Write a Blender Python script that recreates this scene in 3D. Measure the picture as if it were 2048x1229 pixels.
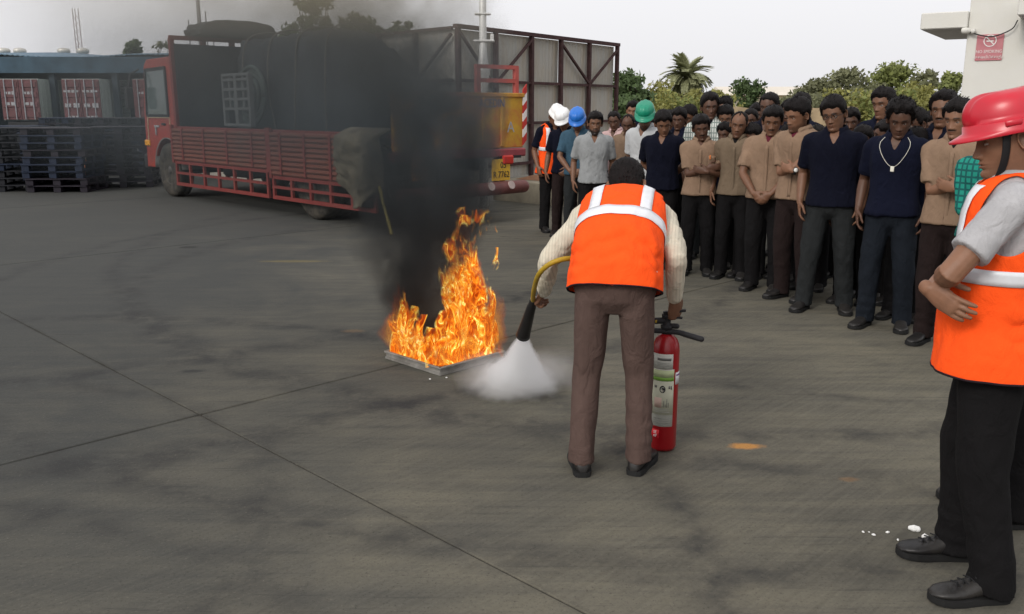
import bpy, bmesh, math, random
import numpy as np
from mathutils import Vector, Matrix
R = math.radians
random.seed(7); np.random.seed(7)
sc = bpy.context.scene
for o in list(bpy.data.objects): bpy.data.objects.remove(o)
COL = sc.collection

# ---------------------------------------------------------------- camera, sky, sun, exposure
F_PX, CX, CY, EYE, TILT = 1774.0, 1024.0, 614.5, 1.65, R(12.7)
cam_d = bpy.data.cameras.new('camera'); cam = bpy.data.objects.new('camera', cam_d); COL.objects.link(cam)
cam_d.sensor_width = 36.0; cam_d.lens = 36.0*F_PX/2048.0; cam_d.clip_start = .05; cam_d.clip_end = 3000
cam.location = (0, 0, EYE); cam.rotation_euler = (R(90)-TILT, 0, 0)
sc.camera = cam
SUN_EL, SUN_AZ = R(34), R(-142)          # azimuth measured from +Y towards +X: behind the camera, to the left
world = bpy.data.worlds.new('World'); sc.world = world; world.use_nodes = True
wn = world.node_tree; wn.nodes.clear()
wo = wn.nodes.new('ShaderNodeOutputWorld'); wb = wn.nodes.new('ShaderNodeBackground')
sky = wn.nodes.new('ShaderNodeTexSky'); sky.sky_type = 'NISHITA'; sky.sun_disc = False
sky.sun_elevation = SUN_EL; sky.sun_rotation = SUN_AZ; sky.air_density = 1.0; sky.dust_density = 6.0; sky.ozone_density = 1.0
hsv = wn.nodes.new('ShaderNodeHueSaturation'); hsv.inputs['Saturation'].default_value = .16
mixw = wn.nodes.new('ShaderNodeMixRGB'); mixw.inputs[0].default_value = .72
mixw.inputs[2].default_value = (8.8, 8.75, 9.0, 1)      # even bright overcast veil
wn.links.new(sky.outputs[0], hsv.inputs['Color']); wn.links.new(hsv.outputs[0], mixw.inputs[1])
wn.links.new(mixw.outputs[0], wb.inputs[0]); wb.inputs[1].default_value = .13
wn.links.new(wb.outputs[0], wo.inputs[0])
sun_d = bpy.data.lights.new('sun', 'SUN'); sun_d.energy = 1.35; sun_d.angle = R(16); sun_d.color = (1, .94, .86)
sun = bpy.data.objects.new('sun', sun_d); COL.objects.link(sun)
sdir = Vector((math.sin(SUN_AZ)*math.cos(SUN_EL), math.cos(SUN_AZ)*math.cos(SUN_EL), math.sin(SUN_EL)))
sun.rotation_euler = (-sdir).to_track_quat('-Z', 'Y').to_euler(); sun.location = sdir*60
sc.view_settings.view_transform = 'Standard'; sc.view_settings.look = 'None'
sc.view_settings.gamma = 1; sc.view_settings.use_curve_mapping = False; sc.view_settings.exposure = 0.0
sc.render.engine = 'CYCLES'
sc.cycles.use_denoising = True; sc.cycles.max_bounces = 8; sc.cycles.diffuse_bounces = 3; sc.cycles.glossy_bounces = 3
sc.cycles.transparent_max_bounces = 24; sc.cycles.volume_bounces = 7; sc.cycles.volume_step_rate = 1.0; sc.cycles.volume_max_steps = 512

# ---------------------------------------------------------------- geometry helpers
CT, ST = math.cos(TILT), math.sin(TILT)
def ray(px, py):
    x, y = (px-CX)/F_PX, (CY-py)/F_PX
    return Vector((x, CT + y*ST, -ST + y*CT))
def PZ(px, py, z=0.0):
    d = ray(px, py); t = (z-EYE)/d.z
    return Vector((d.x*t, d.y*t, z))
def PY(px, py, Y):
    d = ray(px, py); t = Y/d.y
    return Vector((d.x*t, Y, EYE + d.z*t))
def XatY(px, Y, z):
    Yc = Y*CT - (z-EYE)*ST
    return (px-CX)/F_PX*Yc

class MB:
    """collects closed shapes; arrays of verts and a face list with material indices"""
    def __init__(s): s.v = []; s.f = []; s.m = []; s.n = 0
    def add(s, v, f, m=0):
        v = np.asarray(v, float).reshape(-1, 3)
        s.v.append(v); n = s.n
        for q in f: s.f.append([i+n for i in q])
        s.m += [m]*len(f); s.n += len(v); return s
    def arr(s): return np.vstack(s.v) if s.v else np.zeros((0, 3))
    def box(s, c, d, rot=None, m=0, bev=0.0):
        hx, hy, hz = d[0]/2, d[1]/2, d[2]/2
        b = min(bev, hx*.9, hy*.9, hz*.9)
        if b > 0:
            pts = []
            for sx in (-1, 1):
                for sy in (-1, 1):
                    for sz in (-1, 1):
                        pts += [(sx*(hx-b), sy*(hy-b), sz*hz), (sx*(hx-b), sy*hy, sz*(hz-b)), (sx*hx, sy*(hy-b), sz*(hz-b))]
            def I(sx, sy, sz, k): return (((sx > 0)*4 + (sy > 0)*2 + (sz > 0))*3 + k)
            f = []
            for a in (-1, 1):
                f.append([I(-1, -1, a, 0), I(1, -1, a, 0), I(1, 1, a, 0), I(-1, 1, a, 0)][::a])
                f.append([I(-1, a, -1, 1), I(1, a, -1, 1), I(1, a, 1, 1), I(-1, a, 1, 1)][::-a])
                f.append([I(a, -1, -1, 2), I(a, 1, -1, 2), I(a, 1, 1, 2), I(a, -1, 1, 2)][::a])
                for c2 in (-1, 1):
                    f.append([I(-1, a, c2, 0), I(1, a, c2, 0), I(1, a, c2, 1), I(-1, a, c2, 1)][::a*c2])
                    f.append([I(a, -1, c2, 0), I(a, 1, c2, 0), I(a, 1, c2, 2), I(a, -1, c2, 2)][::-a*c2])
                    f.append([I(a, c2, -1, 1), I(a, c2, 1, 1), I(a, c2, 1, 2), I(a, c2, -1, 2)][::-a*c2])
                    for d2 in (-1, 1): f.append([I(a, c2, d2, 0), I(a, c2, d2, 1), I(a, c2, d2, 2)][::-a*c2*d2])
            v = np.array(pts)
        else:
            v = np.array([(x*hx, y*hy, z*hz) for x in (-1, 1) for y in (-1, 1) for z in (-1, 1)])
            f = [[0, 1, 3, 2], [4, 6, 7, 5], [0, 4, 5, 1], [2, 3, 7, 6], [0, 2, 6, 4], [1, 5, 7, 3]]
        if rot is not None: v = v @ np.array(rot.to_3x3() if hasattr(rot, 'to_3x3') else rot).T
        return s.add(v + np.asarray(c, float), f, m)
    def bar(s, a, b, w, h, m=0, up=(0, 0, 1)):
        a, b = Vector(a), Vector(b); d = b-a; L = d.length; d.normalize()
        u = Vector(up); x = d.cross(u)
        if x.length < 1e-4: x = d.cross(Vector((1, 0, 0)))
        x.normalize(); z = x.cross(d)
        M = np.array([[d.x, x.x, z.x], [d.y, x.y, z.y], [d.z, x.z, z.z]])
        return s.box((a+b)/2, (L, w, h), M, m)
    def tube(s, path, rad, seg=10, m=0, ref=None, round_caps=True):
        v, f = loft_tube(path, rad, seg, ref, round_caps); return s.add(v, f, m)
    def lathe(s, prof, seg=24, m=0, M=None):
        prof = np.asarray(prof, float); n = len(prof)
        a = np.arange(seg)*2*math.pi/seg
        v = np.zeros((n, seg, 3))
        v[:, :, 0] = prof[:, 0:1]*np.cos(a); v[:, :, 1] = prof[:, 0:1]*np.sin(a); v[:, :, 2] = prof[:, 1:2]
        v = v.reshape(-1, 3)
        f = [[i*seg+j, i*seg+(j+1) % seg, (i+1)*seg+(j+1) % seg, (i+1)*seg+j] for i in range(n-1) for j in range(seg)]
        if prof[0, 0] > 1e-6: f.append([j for j in range(seg)][::-1])
        if prof[-1, 0] > 1e-6: f.append([(n-1)*seg+j for j in range(seg)])
        if M is not None: v = v @ np.array(M.to_3x3()).T + np.array(M.translation)
        return s.add(v, f, m)
    def prism(s, poly, axis, a, b, m=0):
        """2-D polygon extruded from a to b along axis (0,1,2); poly in the two other axes, in order"""
        k = len(poly); v = []
        for t in (a, b):
            for (p, q) in poly:
                c = [p, q]; c.insert(axis, t); v.append(c)
        f = [[i, (i+1) % k, k+(i+1) % k, k+i] for i in range(k)] + [list(range(k))[::-1], list(range(k, 2*k))]
        return s.add(v, f, m)
    def build(s, name, mats, parent=None, smooth=False, loc=None, fixn=True):
        return mk(name, s.arr(), s.f, mats, parent, s.m, smooth, loc, fixn)

def smooth_path(path, n):
    """Catmull-Rom resample"""
    P = np.asarray(path, float); P = np.vstack([2*P[0]-P[1], P, 2*P[-1]-P[-2]]); out = []
    k = len(P)-3
    for t in np.linspace(0, k-1e-9, n):
        i = int(t); u = t-i; p0, p1, p2, p3 = P[i:i+4]
        out.append(.5*((2*p1)+(-p0+p2)*u+(2*p0-5*p1+4*p2-p3)*u*u+(-p0+3*p1-3*p2+p3)*u**3))
    return np.array(out)
def loft_tube(path, rad, seg=10, ref=None, round_caps=True):
    P = np.asarray(path, float); n = len(P)
    rad = np.asarray(rad, float)
    if rad.ndim == 0: rad = np.full(n, float(rad))
    if rad.ndim == 1: rad = np.stack([rad, rad], 1)
    T = np.gradient(P, axis=0); T /= np.linalg.norm(T, axis=1)[:, None]+1e-12
    if round_caps:
        pre, post = [], []
        for k in (.0, .55, .87):
            pass
        a = [(1-.05, .2), (.75, .66), (.4, .92)]
        r0, r1 = rad[0].mean(), rad[-1].mean()
        P = np.vstack([[P[0]-T[0]*r0*q for q, _ in a], P, [P[-1]+T[-1]*r1*q for q, _ in a[::-1]]])
        rad = np.vstack([[rad[0]*w for _, w in a], rad, [rad[-1]*w for _, w in a[::-1]]])
        T = np.vstack([[T[0]]*3, T, [T[-1]]*3]); n = len(P)
    ref = np.array(ref if ref is not None else (1, 0, 0), float)
    if abs(ref @ T[0]) > .95: ref = np.array((0, 1, 0), float) if abs(T[0][1]) < .9 else np.array((0, 0, 1), float)
    X = ref - (ref @ T[0])*T[0]; X /= np.linalg.norm(X)
    ang = np.arange(seg)*2*math.pi/seg; ca, sa = np.cos(ang), np.sin(ang)
    V = np.zeros((n, seg, 3))
    for i in range(n):
        X = X - (X @ T[i])*T[i]; X /= np.linalg.norm(X)+1e-12
        Y = np.cross(T[i], X)
        V[i] = P[i] + rad[i, 0]*ca[:, None]*X + rad[i, 1]*sa[:, None]*Y
    f = [[i*seg+j, i*seg+(j+1) % seg, (i+1)*seg+(j+1) % seg, (i+1)*seg+j] for i in range(n-1) for j in range(seg)]
    f += [list(range(seg))[::-1], [(n-1)*seg+j for j in range(seg)]]
    return V.reshape(-1, 3), f
def grid_faces(n, m, wrap=False):
    f = []
    for i in range(n-1):
        for j in range(m if wrap else m-1):
            k = (j+1) % m
            f.append([i*m+j, i*m+k, (i+1)*m+k, (i+1)*m+j])
    return f
def mk_mesh(name, v, f, mats, mi=None, smooth=False, fixn=True):
    me = bpy.data.meshes.new(name)
    v = np.asarray(v, np.float32).reshape(-1, 3)
    me.vertices.add(len(v)); me.vertices.foreach_set('co', v.ravel())
    if isinstance(f, np.ndarray):
        tot = np.full(len(f), f.shape[1], np.int32); flat = f.ravel().astype(np.int32)
    else:
        tot = np.array([len(q) for q in f], np.int32); flat = np.array([i for q in f for i in q], np.int32)
    me.loops.add(len(flat)); me.loops.foreach_set('vertex_index', flat)
    st = np.concatenate([[0], np.cumsum(tot)[:-1]]).astype(np.int32)
    me.polygons.add(len(tot)); me.polygons.foreach_set('loop_start', st)
    for m in (mats if isinstance(mats, (list, tuple)) else [mats]): me.materials.append(m)
    if mi is not None: me.polygons.foreach_set('material_index', np.asarray(mi, np.int32))
    me.polygons.foreach_set('use_smooth', np.full(len(tot), bool(smooth)))
    me.update(calc_edges=True); me.validate()
    if fixn:
        bm = bmesh.new(); bm.from_mesh(me); bmesh.ops.recalc_face_normals(bm, faces=bm.faces[:]); bm.to_mesh(me); bm.free()
    return me
def mk(name, v, f, mats, parent=None, mi=None, smooth=False, loc=None, fixn=True):
    me = mk_mesh(name, v, f, mats, mi, smooth, fixn)
    o = bpy.data.objects.new(name, me); COL.objects.link(o)
    if parent is not None: o.parent = parent
    if loc is not None: o.location = loc
    return o
def inst(name, me, parent=None, loc=(0, 0, 0), rot=(0, 0, 0), scale=(1, 1, 1)):
    o = bpy.data.objects.new(name, me); COL.objects.link(o); o.location = loc; o.rotation_euler = rot; o.scale = scale
    if parent is not None: o.parent = parent
    return o
def thing(name, label, cat, loc=(0, 0, 0), rz=0, group=None):
    o = bpy.data.objects.new(name, None); COL.objects.link(o); o.empty_display_size = .1
    o.location = loc; o.rotation_euler = (0, 0, rz); return tag(o, label, cat, group)
def tag(o, label=None, cat=None, group=None, kind=None):
    if label: o['label'] = label
    if cat: o['category'] = cat
    if group: o['group'] = group
    if kind: o['kind'] = kind
    return o
def bevel(o, w, seg=2):
    m = o.modifiers.new('bevel', 'BEVEL'); m.width = w; m.segments = seg; m.limit_method = 'ANGLE'; m.angle_limit = R(35); return o
def solid(o, t, off=-1):
    m = o.modifiers.new('solid', 'SOLIDIFY'); m.thickness = t; m.offset = off; return o
def remesh(mb, voxel, it=4, fac=.5):
    me = mk_mesh('tmp', mb.arr(), mb.f, [], None, True)
    o = bpy.data.objects.new('tmp', me); COL.objects.link(o)
    m = o.modifiers.new('r', 'REMESH'); m.mode = 'VOXEL'; m.voxel_size = voxel
    if it: s = o.modifiers.new('s', 'SMOOTH'); s.factor = fac; s.iterations = it
    dg = bpy.context.evaluated_depsgraph_get(); e = o.evaluated_get(dg); em = e.to_mesh()
    v = np.zeros(len(em.vertices)*3, np.float32); em.vertices.foreach_get('co', v)
    nn = np.zeros(len(em.vertices)*3, np.float32); em.vertices.foreach_get('normal', nn)
    fi = np.zeros(len(em.loops), np.int32); em.loops.foreach_get('vertex_index', fi)
    e.to_mesh_clear(); bpy.data.objects.remove(o); bpy.data.meshes.remove(me)
    return v.reshape(-1, 3).astype(float), nn.reshape(-1, 3).astype(float), fi.reshape(-1, 4)
def wave(p, seed, freq, aniso=(1, 1, 1), oct=3):
    """smooth pseudo-noise in about -1..1 from warped sines"""
    rs = np.random.RandomState(seed); p = np.asarray(p)*np.array(aniso); out = np.zeros(len(p)); amp = 1; tot = 0
    for o in range(oct):
        for k in range(3):
            d = rs.normal(size=3); d /= np.linalg.norm(d); e = rs.normal(size=3); e /= np.linalg.norm(e)
            out += amp*np.sin(freq*(p @ d) + rs.uniform(0, 6.28) + 1.3*np.sin(freq*.7*(p @ e) + rs.uniform(0, 6.28)))/2
        tot += amp; amp *= .55; freq *= 2.05
    return out/tot*.9
def sstep(a, b, x):
    t = np.clip((np.asarray(x, float)-a)/(b-a), 0, 1); return t*t*(3-2*t)

# ---------------------------------------------------------------- materials
MATS = {}
class NT:
    def __init__(s, m): s.t = m.node_tree; s.n = s.t.nodes; s.l = s.t.links
    def new(s, typ, **kw):
        n = s.n.new(typ)
        for k, v in kw.items():
            if k == 'inp':
                for a, b in v.items():
                    if hasattr(b, 'is_linked') or hasattr(b, 'links'): s.l.new(b, n.inputs[a])
                    else: n.inputs[a].default_value = b
            else: setattr(n, k, v)
        return n
    def math(s, op, a, b=None, c=None, clamp=False):
        n = s.n.new('ShaderNodeMath'); n.operation = op; n.use_clamp = clamp
        for i, x in enumerate((a, b, c)):
            if x is None: continue
            if isinstance(x, (int, float)): n.inputs[i].default_value = x
            else: s.l.new(x, n.inputs[i])
        return n.outputs[0]
    def noise(s, vec, scale, detail=3, rough=.55, dist=0, dim='3D'):
        n = s.n.new('ShaderNodeTexNoise'); n.noise_dimensions = dim
        n.inputs['Scale'].default_value = scale; n.inputs['Detail'].default_value = detail
        n.inputs['Roughness'].default_value = rough; n.inputs['Distortion'].default_value = dist
        if vec is not None: s.l.new(vec, n.inputs['Vector'])
        return n.outputs[0]
    def mapping(s, vec, scale=(1, 1, 1), rot=(0, 0, 0), loc=(0, 0, 0)):
        n = s.n.new('ShaderNodeMapping'); n.inputs['Scale'].default_value = scale; n.inputs['Rotation'].default_value = rot; n.inputs['Location'].default_value = loc
        s.l.new(vec, n.inputs[0]); return n.outputs[0]
    def ramp(s, fac, stops, interp='LINEAR'):
        n = s.n.new('ShaderNodeValToRGB'); n.color_ramp.interpolation = interp
        while len(n.color_ramp.elements) < len(stops): n.color_ramp.elements.new(.5)
        for e, (p, c) in zip(n.color_ramp.elements, stops):
            e.position = p; e.color = (c, c, c, 1) if isinstance(c, (int, float)) else (*c, 1)
        s.l.new(fac, n.inputs[0]); return n.outputs[0]
    def mix(s, fac, a, b, mode='MIX'):
        n = s.n.new('ShaderNodeMixRGB'); n.blend_type = mode
        for i, x in enumerate((fac, a, b)):
            if isinstance(x, (int, float)): n.inputs[i].default_value = x if i == 0 else (x, x, x, 1)
            elif isinstance(x, tuple): n.inputs[i].default_value = (*x, 1)
            else: s.l.new(x, n.inputs[i])
        return n.outputs[0]
def newmat(name):
    m = bpy.data.materials.new(name); m.use_nodes = True; m.node_tree.nodes.clear(); t = NT(m)
    out = t.new('ShaderNodeOutputMaterial'); b = t.new('ShaderNodeBsdfPrincipled'); t.l.new(b.outputs[0], out.inputs[0])
    return m, t, b, out
def plain(name, col, rough=.7, metal=0, var=.12, scale=8, bump=0, bscale=60, spec=.3, stretch=(1, 1, 1), dirt=None, dirt_amt=0, dirt_scale=3, coat=0):
    """procedural painted / fabric / metal surface with tonal variation, optional dirt patches and fine relief"""
    if name in MATS: return MATS[name]
    m, t, b, out = newmat(name)
    tc = t.new('ShaderNodeTexCoord'); vec = t.mapping(tc.outputs['Object'], stretch)
    n = t.noise(vec, scale, 4, .6)
    lo = tuple(c*(1-var) for c in col); hi = tuple(min(1, c*(1+var)) for c in col)
    c = t.mix(t.ramp(n, [(.3, 0.0), (.7, 1.0)]), lo, hi)
    if dirt is not None:
        d = t.noise(vec, dirt_scale, 6, .68, .4)
        c = t.mix(t.math('MULTIPLY', t.ramp(d, [(.42, 0.0), (.68, 1.0)]), dirt_amt), c, dirt)
    t.l.new(c, b.inputs['Base Color']); b.inputs['Roughness'].default_value = rough; b.inputs['Metallic'].default_value = metal
    b.inputs['Specular IOR Level'].default_value = spec
    if coat: b.inputs['Coat Weight'].default_value = coat; b.inputs['Coat Roughness'].default_value = .15
    if bump:
        bn = t.noise(vec, bscale, 3, .6); bp = t.new('ShaderNodeBump', inp={'Strength': bump, 'Distance': .01, 'Height': bn})
        t.l.new(bp.outputs[0], b.inputs['Normal'])
    MATS[name] = m; return m
def fabric(name, col, rough=.9, var=.1, pattern=None, pcol=None, wr=.5, sheen=.0):
    if name in MATS: return MATS[name]
    m, t, b, out = newmat(name); tc = t.new('ShaderNodeTexCoord'); vec = tc.outputs['Object']
    n = t.noise(vec, 9, 4, .6)
    c = t.mix(t.ramp(n, [(.3, 0.0), (.7, 1.0)]), tuple(x*(1-var) for x in col), tuple(min(1, x*(1+var)) for x in col))
    if pattern:
        sx = t.new('ShaderNodeSeparateXYZ', inp={0: vec})
        fac = None
        for ax, freq, th in pattern:
            w = t.math('SINE', t.math('MULTIPLY', sx.outputs[ax], freq)); w = t.math('GREATER_THAN', w, th)
            fac = w if fac is None else t.math('MAXIMUM', fac, w)
        c = t.mix(t.math('MULTIPLY', fac, .8), c, pcol)
    t.l.new(c, b.inputs['Base Color']); b.inputs['Roughness'].default_value = rough; b.inputs['Specular IOR Level'].default_value = .15
    if sheen: b.inputs['Sheen Weight'].default_value = sheen
    w1 = t.noise(t.mapping(vec, (1, 1, .55)), 16, 3, .55, 1.2); w2 = t.noise(vec, 260, 2, .5)
    h = t.math('ADD', t.math('MULTIPLY', w1, wr), t.math('MULTIPLY', w2, .05))
    bp = t.new('ShaderNodeBump', inp={'Strength': .8, 'Distance': .03, 'Height': h}); t.l.new(bp.outputs[0], b.inputs['Normal'])
    MATS[name] = m; return m
def skin(name, col):
    if name in MATS: return MATS[name]
    m, t, b, out = newmat(name); tc = t.new('ShaderNodeTexCoord')
    at = t.new('ShaderNodeAttribute', attribute_name='tint')
    n = t.noise(tc.outputs['Object'], 30, 4, .6)
    c = t.mix(t.ramp(n, [(.3, 0.0), (.7, 1.0)]), tuple(x*.88 for x in col), tuple(x*1.1 for x in col))
    c = t.mix(1.0, c, at.outputs['Color'], 'MULTIPLY')
    t.l.new(c, b.inputs['Base Color']); b.inputs['Roughness'].default_value = .5; b.inputs['Specular IOR Level'].default_value = .35
    bp = t.new('ShaderNodeBump', inp={'Strength': .12, 'Distance': .004, 'Height': t.noise(tc.outputs['Object'], 220, 3)}); t.l.new(bp.outputs[0], b.inputs['Normal'])
    MATS[name] = m; return m
# ---------------------------------------------------------------- people
SKIN = {'a': skin('skin_brown', (.165, .080, .046)), 'b': skin('skin_dark', (.098, .047, .029)), 'c': skin('skin_tan', (.225, .112, .066))}
M_EYE = plain('eye_white', (.30, .27, .24), .3, var=.03); M_IRIS = plain('eye_iris', (.012, .008, .006), .2, var=.05)
M_HAIR = plain('black_hair', (.009, .007, .007), .6, var=.4, scale=40, bump=.8, bscale=180, spec=.15, stretch=(1, 1, .3))
M_SHOE = plain('black_leather', (.014, .013, .013), .42, var=.3, bump=.2, bscale=50, spec=.4, dirt=(.05, .045, .038), dirt_amt=.35, dirt_scale=9)
M_SOLE = plain('black_rubber_sole', (.012, .012, .012), .8, var=.3)
CLOTH = {
 'navy': fabric('navy_pique', (.0032, .0040, .0115)), 'navy2': fabric('navy_faded', (.0040, .0055, .0165)), 'beige': fabric('beige_work_cloth', (.245, .163, .110)),
 'khaki': fabric('khaki_work_cloth', (.165, .122, .083)), 'tan': fabric('tan_work_cloth', (.20, .135, .092)), 'grey': fabric('grey_marl', (.27, .28, .285)), 'white': fabric('off_white_cotton', (.46, .47, .48)),
 'teal': fabric('steel_blue_cotton', (.040, .085, .125)), 'maroon': fabric('maroon_cotton', (.10, .016, .028)), 'pink': fabric('pale_pink_cotton', (.55, .38, .37)),
 'stripe': fabric('striped_shirt', (.60, .62, .58), pattern=[(0, 260, .35), (2, 120, .8)], pcol=(.09, .14, .13)),
 'check': fabric('green_check_shirt', (.02, .26, .20), pattern=[(0, 150, .5), (2, 150, .55)], pcol=(.012, .06, .07)),
 'cream': fabric('cream_striped_shirt', (.62, .57, .46), pattern=[(0, 420, .55)], pcol=(.50, .46, .37)),
 'marl': fabric('grey_tee', (.40, .395, .405)), 'black': fabric('black_trousers', (.007, .0065, .007)), 'brown': fabric('dark_brown_trousers', (.017, .0105, .010)),
 'charcoal': fabric('charcoal_trousers', (.019, .021, .022)), 'jeans': fabric('dark_jeans', (.0095, .0125, .018)), 'taupe': fabric('taupe_trousers', (.092, .060, .051), wr=.5),
 'orange': fabric('fluorescent_orange', (1.0, .095, .012), var=.05, wr=.35), 'hood': fabric('dark_piping', (.02, .012, .016))}
M_REF = plain('reflective_tape', (.74, .76, .80), .35, var=.05, spec=.6, dirt=(.5, .5, .5), dirt_amt=.3, dirt_scale=14)
M_HELM = {'white': plain('white_helmet_plastic', (.80, .80, .79), .3, var=.03, spec=.5), 'blue': plain('blue_helmet_plastic', (.016, .15, .55), .3, var=.06, spec=.5),
          'green': plain('green_helmet_plastic', (.008, .24, .14), .35, var=.06, spec=.5), 'red': plain('red_helmet_plastic', (.52, .014, .030), .3, var=.10, scale=5, spec=.5, dirt=(.38, .06, .07), dirt_amt=.35, dirt_scale=6)}
M_STRAP = plain('black_webbing', (.012, .012, .013), .8, var=.2); M_STEEL = plain('bright_steel', (.6, .6, .6), .3, metal=.9, var=.06)
M_DIAL = plain('watch_dial', (.75, .75, .72), .3, var=.03); M_PEN = plain('orange_pen', (.85, .22, .04), .5, var=.05); M_CARD = plain('pendant_white', (.72, .70, .62), .4, var=.1)
M_SEAM = plain('dark_stitching', (.16, .11, .08), .9, var=.2)

HZ = np.array([.115, .1135, .110, .104, .095, .080, .060, .040, .020, .005, -.015, -.035, -.050, -.065, -.080, -.093, -.104, -.112, -.117, -.121, -.130, -.150, -.180, -.210, -.245])
HW = np.array([.004, .018, .030, .043, .055, .066, .0725, .0755, .076, .075, .072, .0690, .0665, .063, .0585, .054, .051, .050, .050, .051, .052, .053, .056, .062, .075])
HF = np.array([.004, -.022, -.036, -.050, -.064, -.079, -.088, -.092, -.093, -.088, -.086, -.0865, -.0875, -.088, -.085, -.087, -.086, -.080, -.066, -.050, -.040, -.034, -.032, -.034, -.04])
HB = np.array([.012, .034, .05, .066, .080, .093, .100, .102, .101, .099, .095, .088, .082, .076, .072, .070, .069, .069, .069, .069, .069, .070, .073, .078, .085])
HN = np.array([2, 2, 2, 2, 2.1, 2.2, 2.3, 2.3, 2.3, 2.2, 2.1, 2.0, 1.95, 1.9, 1.85, 1.85, 1.85, 1.9, 1.95, 2, 2, 2, 2, 2, 2])
def hi(z, A): return np.interp(-np.asarray(z), -HZ, A)
def head_ring(th, z):
    w, f, b, n = hi(z, HW), hi(z, HF), hi(z, HB), hi(z, HN)
    yc = .012 + 0*z; s, c = np.sin(th), np.cos(th); e = 2/n
    front = c > 0
    ee = np.where(front, e, 1.0); a = np.where(front, yc-f, b-yc)
    x = w*np.sign(s)*np.abs(s)**ee; y = yc - a*np.sign(c)*np.abs(c)**ee
    return np.stack([x, y, z+0*x], -1)
def G(x, s): return np.exp(-(x/s)**2)
def gsmooth(V, it, k=.5):
    for _ in range(it):
        A = V.copy(); A[1:-1] = (V[:-2]+V[2:])/2; Bm = (np.roll(V, 1, 1)+np.roll(V, -1, 1))/2
        V = V*(1-k) + k*(.5*A+.5*Bm); 
    return V
def make_head(sp, hd=1.0):
    seg = int(48*hd); 
    zs = np.concatenate([[.1149, .1138, .1115, .107, .101], np.arange(.094, .03, -.010/hd), np.arange(.030, -.124, -.0045/hd), np.arange(-.126, -.245, -.015/hd)])
    t = np.linspace(-math.pi, math.pi, seg, endpoint=False); th = t - .33*np.sin(t)
    V = head_ring(*np.meshgrid(th, zs)); V = gsmooth(V, 2, .4)
    fat = sp.get('face', 1.0); lower = sstep(.02, -.06, V[..., 2])*sstep(-.16, -.12, V[..., 2])
    V[..., 0] *= 1+(fat-1)*lower
    x, y, z = V[..., 0], V[..., 1], V[..., 2]; ax = np.abs(x); fr = sstep(.03, -.02, y)
    dy = -.0045*G(ax-.030, .020)*G(z-.021, .009) + .0105*G(ax-.031, .015)*G(z-.001, .0105)
    np_ = np.interp(-z, [-.012, -.004, .015, .033, .040, .045, .051], [0, .004, .011, .0195, .021, .015, 0]); nw = np.interp(-z, [-.01, .02, .04], [.0075, .0095, .0125])
    dy -= np_*G(x, nw) + .009*G(ax-.0145, .0055)*G(z+.041, .006)
    dy += -.0050*G(x, .019)*G(z+.0620, .0042) - .0055*G(x, .016)*G(z+.0735, .0045) + .0045*G(x, .021)*G(z+.0675, .0022) + .0040*G(x, .022)*G(z+.0835, .005) - .0035*G(x, .016)*G(z+.098, .009)
    dy += -.003*G(ax-.044, .014)*G(z+.022, .012) + .003*G(ax-.04, .014)*G(z+.058, .016)
    V[..., 1] += dy*fr
    tint = np.ones(V.shape)
    def dark(mask, col):
        m = np.clip(mask, 0, 1)[..., None]; tint[:] = tint*(1-m) + np.array(col)*m
    nz = wave(V.reshape(-1, 3), 3, 120).reshape(x.shape)*.25
    dark(.5*G(ax-.031, .020)*G(z-.000, .013)*fr, (.45, .4, .4))
    dark(1.1*sstep(.010, .014, ax)*sstep(.054, .046, ax)*G(z-.0205-.004*G(ax-.03, .015), .0050)*fr, (.06, .06, .06))
    dark(.55*G(x, .021)*(G(z+.0615, .005)+G(z+.0735, .0055))*fr, (.8, .5, .5))
    dark(.8*G(x, .022)*G(z+.0675, .002)*fr, (.2, .12, .12))
    dark(.8*G(ax-.008, .004)*G(z+.0475, .003)*fr, (.2, .15, .15))
    if sp.get('moustache'): dark(1.2*sstep(.034, .024, ax)*G(z+.0535-.12*ax*0, .0058)*fr+nz*0, (.05, .05, .05))
    bd = sp.get('beard', 0)
    region = sstep(-.045, -.075, z - .55*np.maximum(0, ax-.045)*1.0)*sstep(-.135, -.118, z)*sstep(.045, .02, y)*(1-.75*G(x, .018)*G(z+.068, .009))
    region2 = np.maximum(region, sstep(.012, -.03, z)*sstep(-.02, .0, y)*sstep(.035, .015, y)*(z > -.12))
    if bd: dark(bd*np.maximum(region2, .9*sstep(.034, .024, ax)*G(z+.0535, .006)*fr)*(1+nz), (.06, .055, .055)); V[..., 1] -= .008*bd*region*fr; V[..., 2] -= .012*bd*region*fr*G(z+.1, .03)
    else: dark(.22*region2, (.5, .5, .55))
    n, m = x.shape
    f = grid_faces(n, m, True); f = [q[::-1] for q in f]; f.append(list(range(m))); 
    mb = MB(); mb.add(V.reshape(-1, 3), f, 0); T = [tint.reshape(-1, 3)]
    # ears
    for s in (-1, 1):
        U = np.array([0, .35, .6, .8, .92, 1.0, 1.02]); Hh = np.array([.004, .003, .005, .012, .013, .008, -.004]); P = np.linspace(0, 2*math.pi, 14, endpoint=False); ev = []
        for u, h in zip(U, Hh):
            a = .0165*u*np.cos(P)*(1+.15*np.sin(P)); b = .0315*u*np.sin(P)
            ev.append(np.stack([s*(h + .004 + .40*(a+.010)), a*.92 - .12*b, b], -1))
        ev = np.array(ev).reshape(-1, 3) + np.array([s*.0715, .020, -.004])
        mb.add(ev, grid_faces(len(U), 14, True) + [list(range(14))], 0); tt = np.ones((len(ev), 3)); tt[:14*3] *= .6; T.append(tt)
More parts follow.
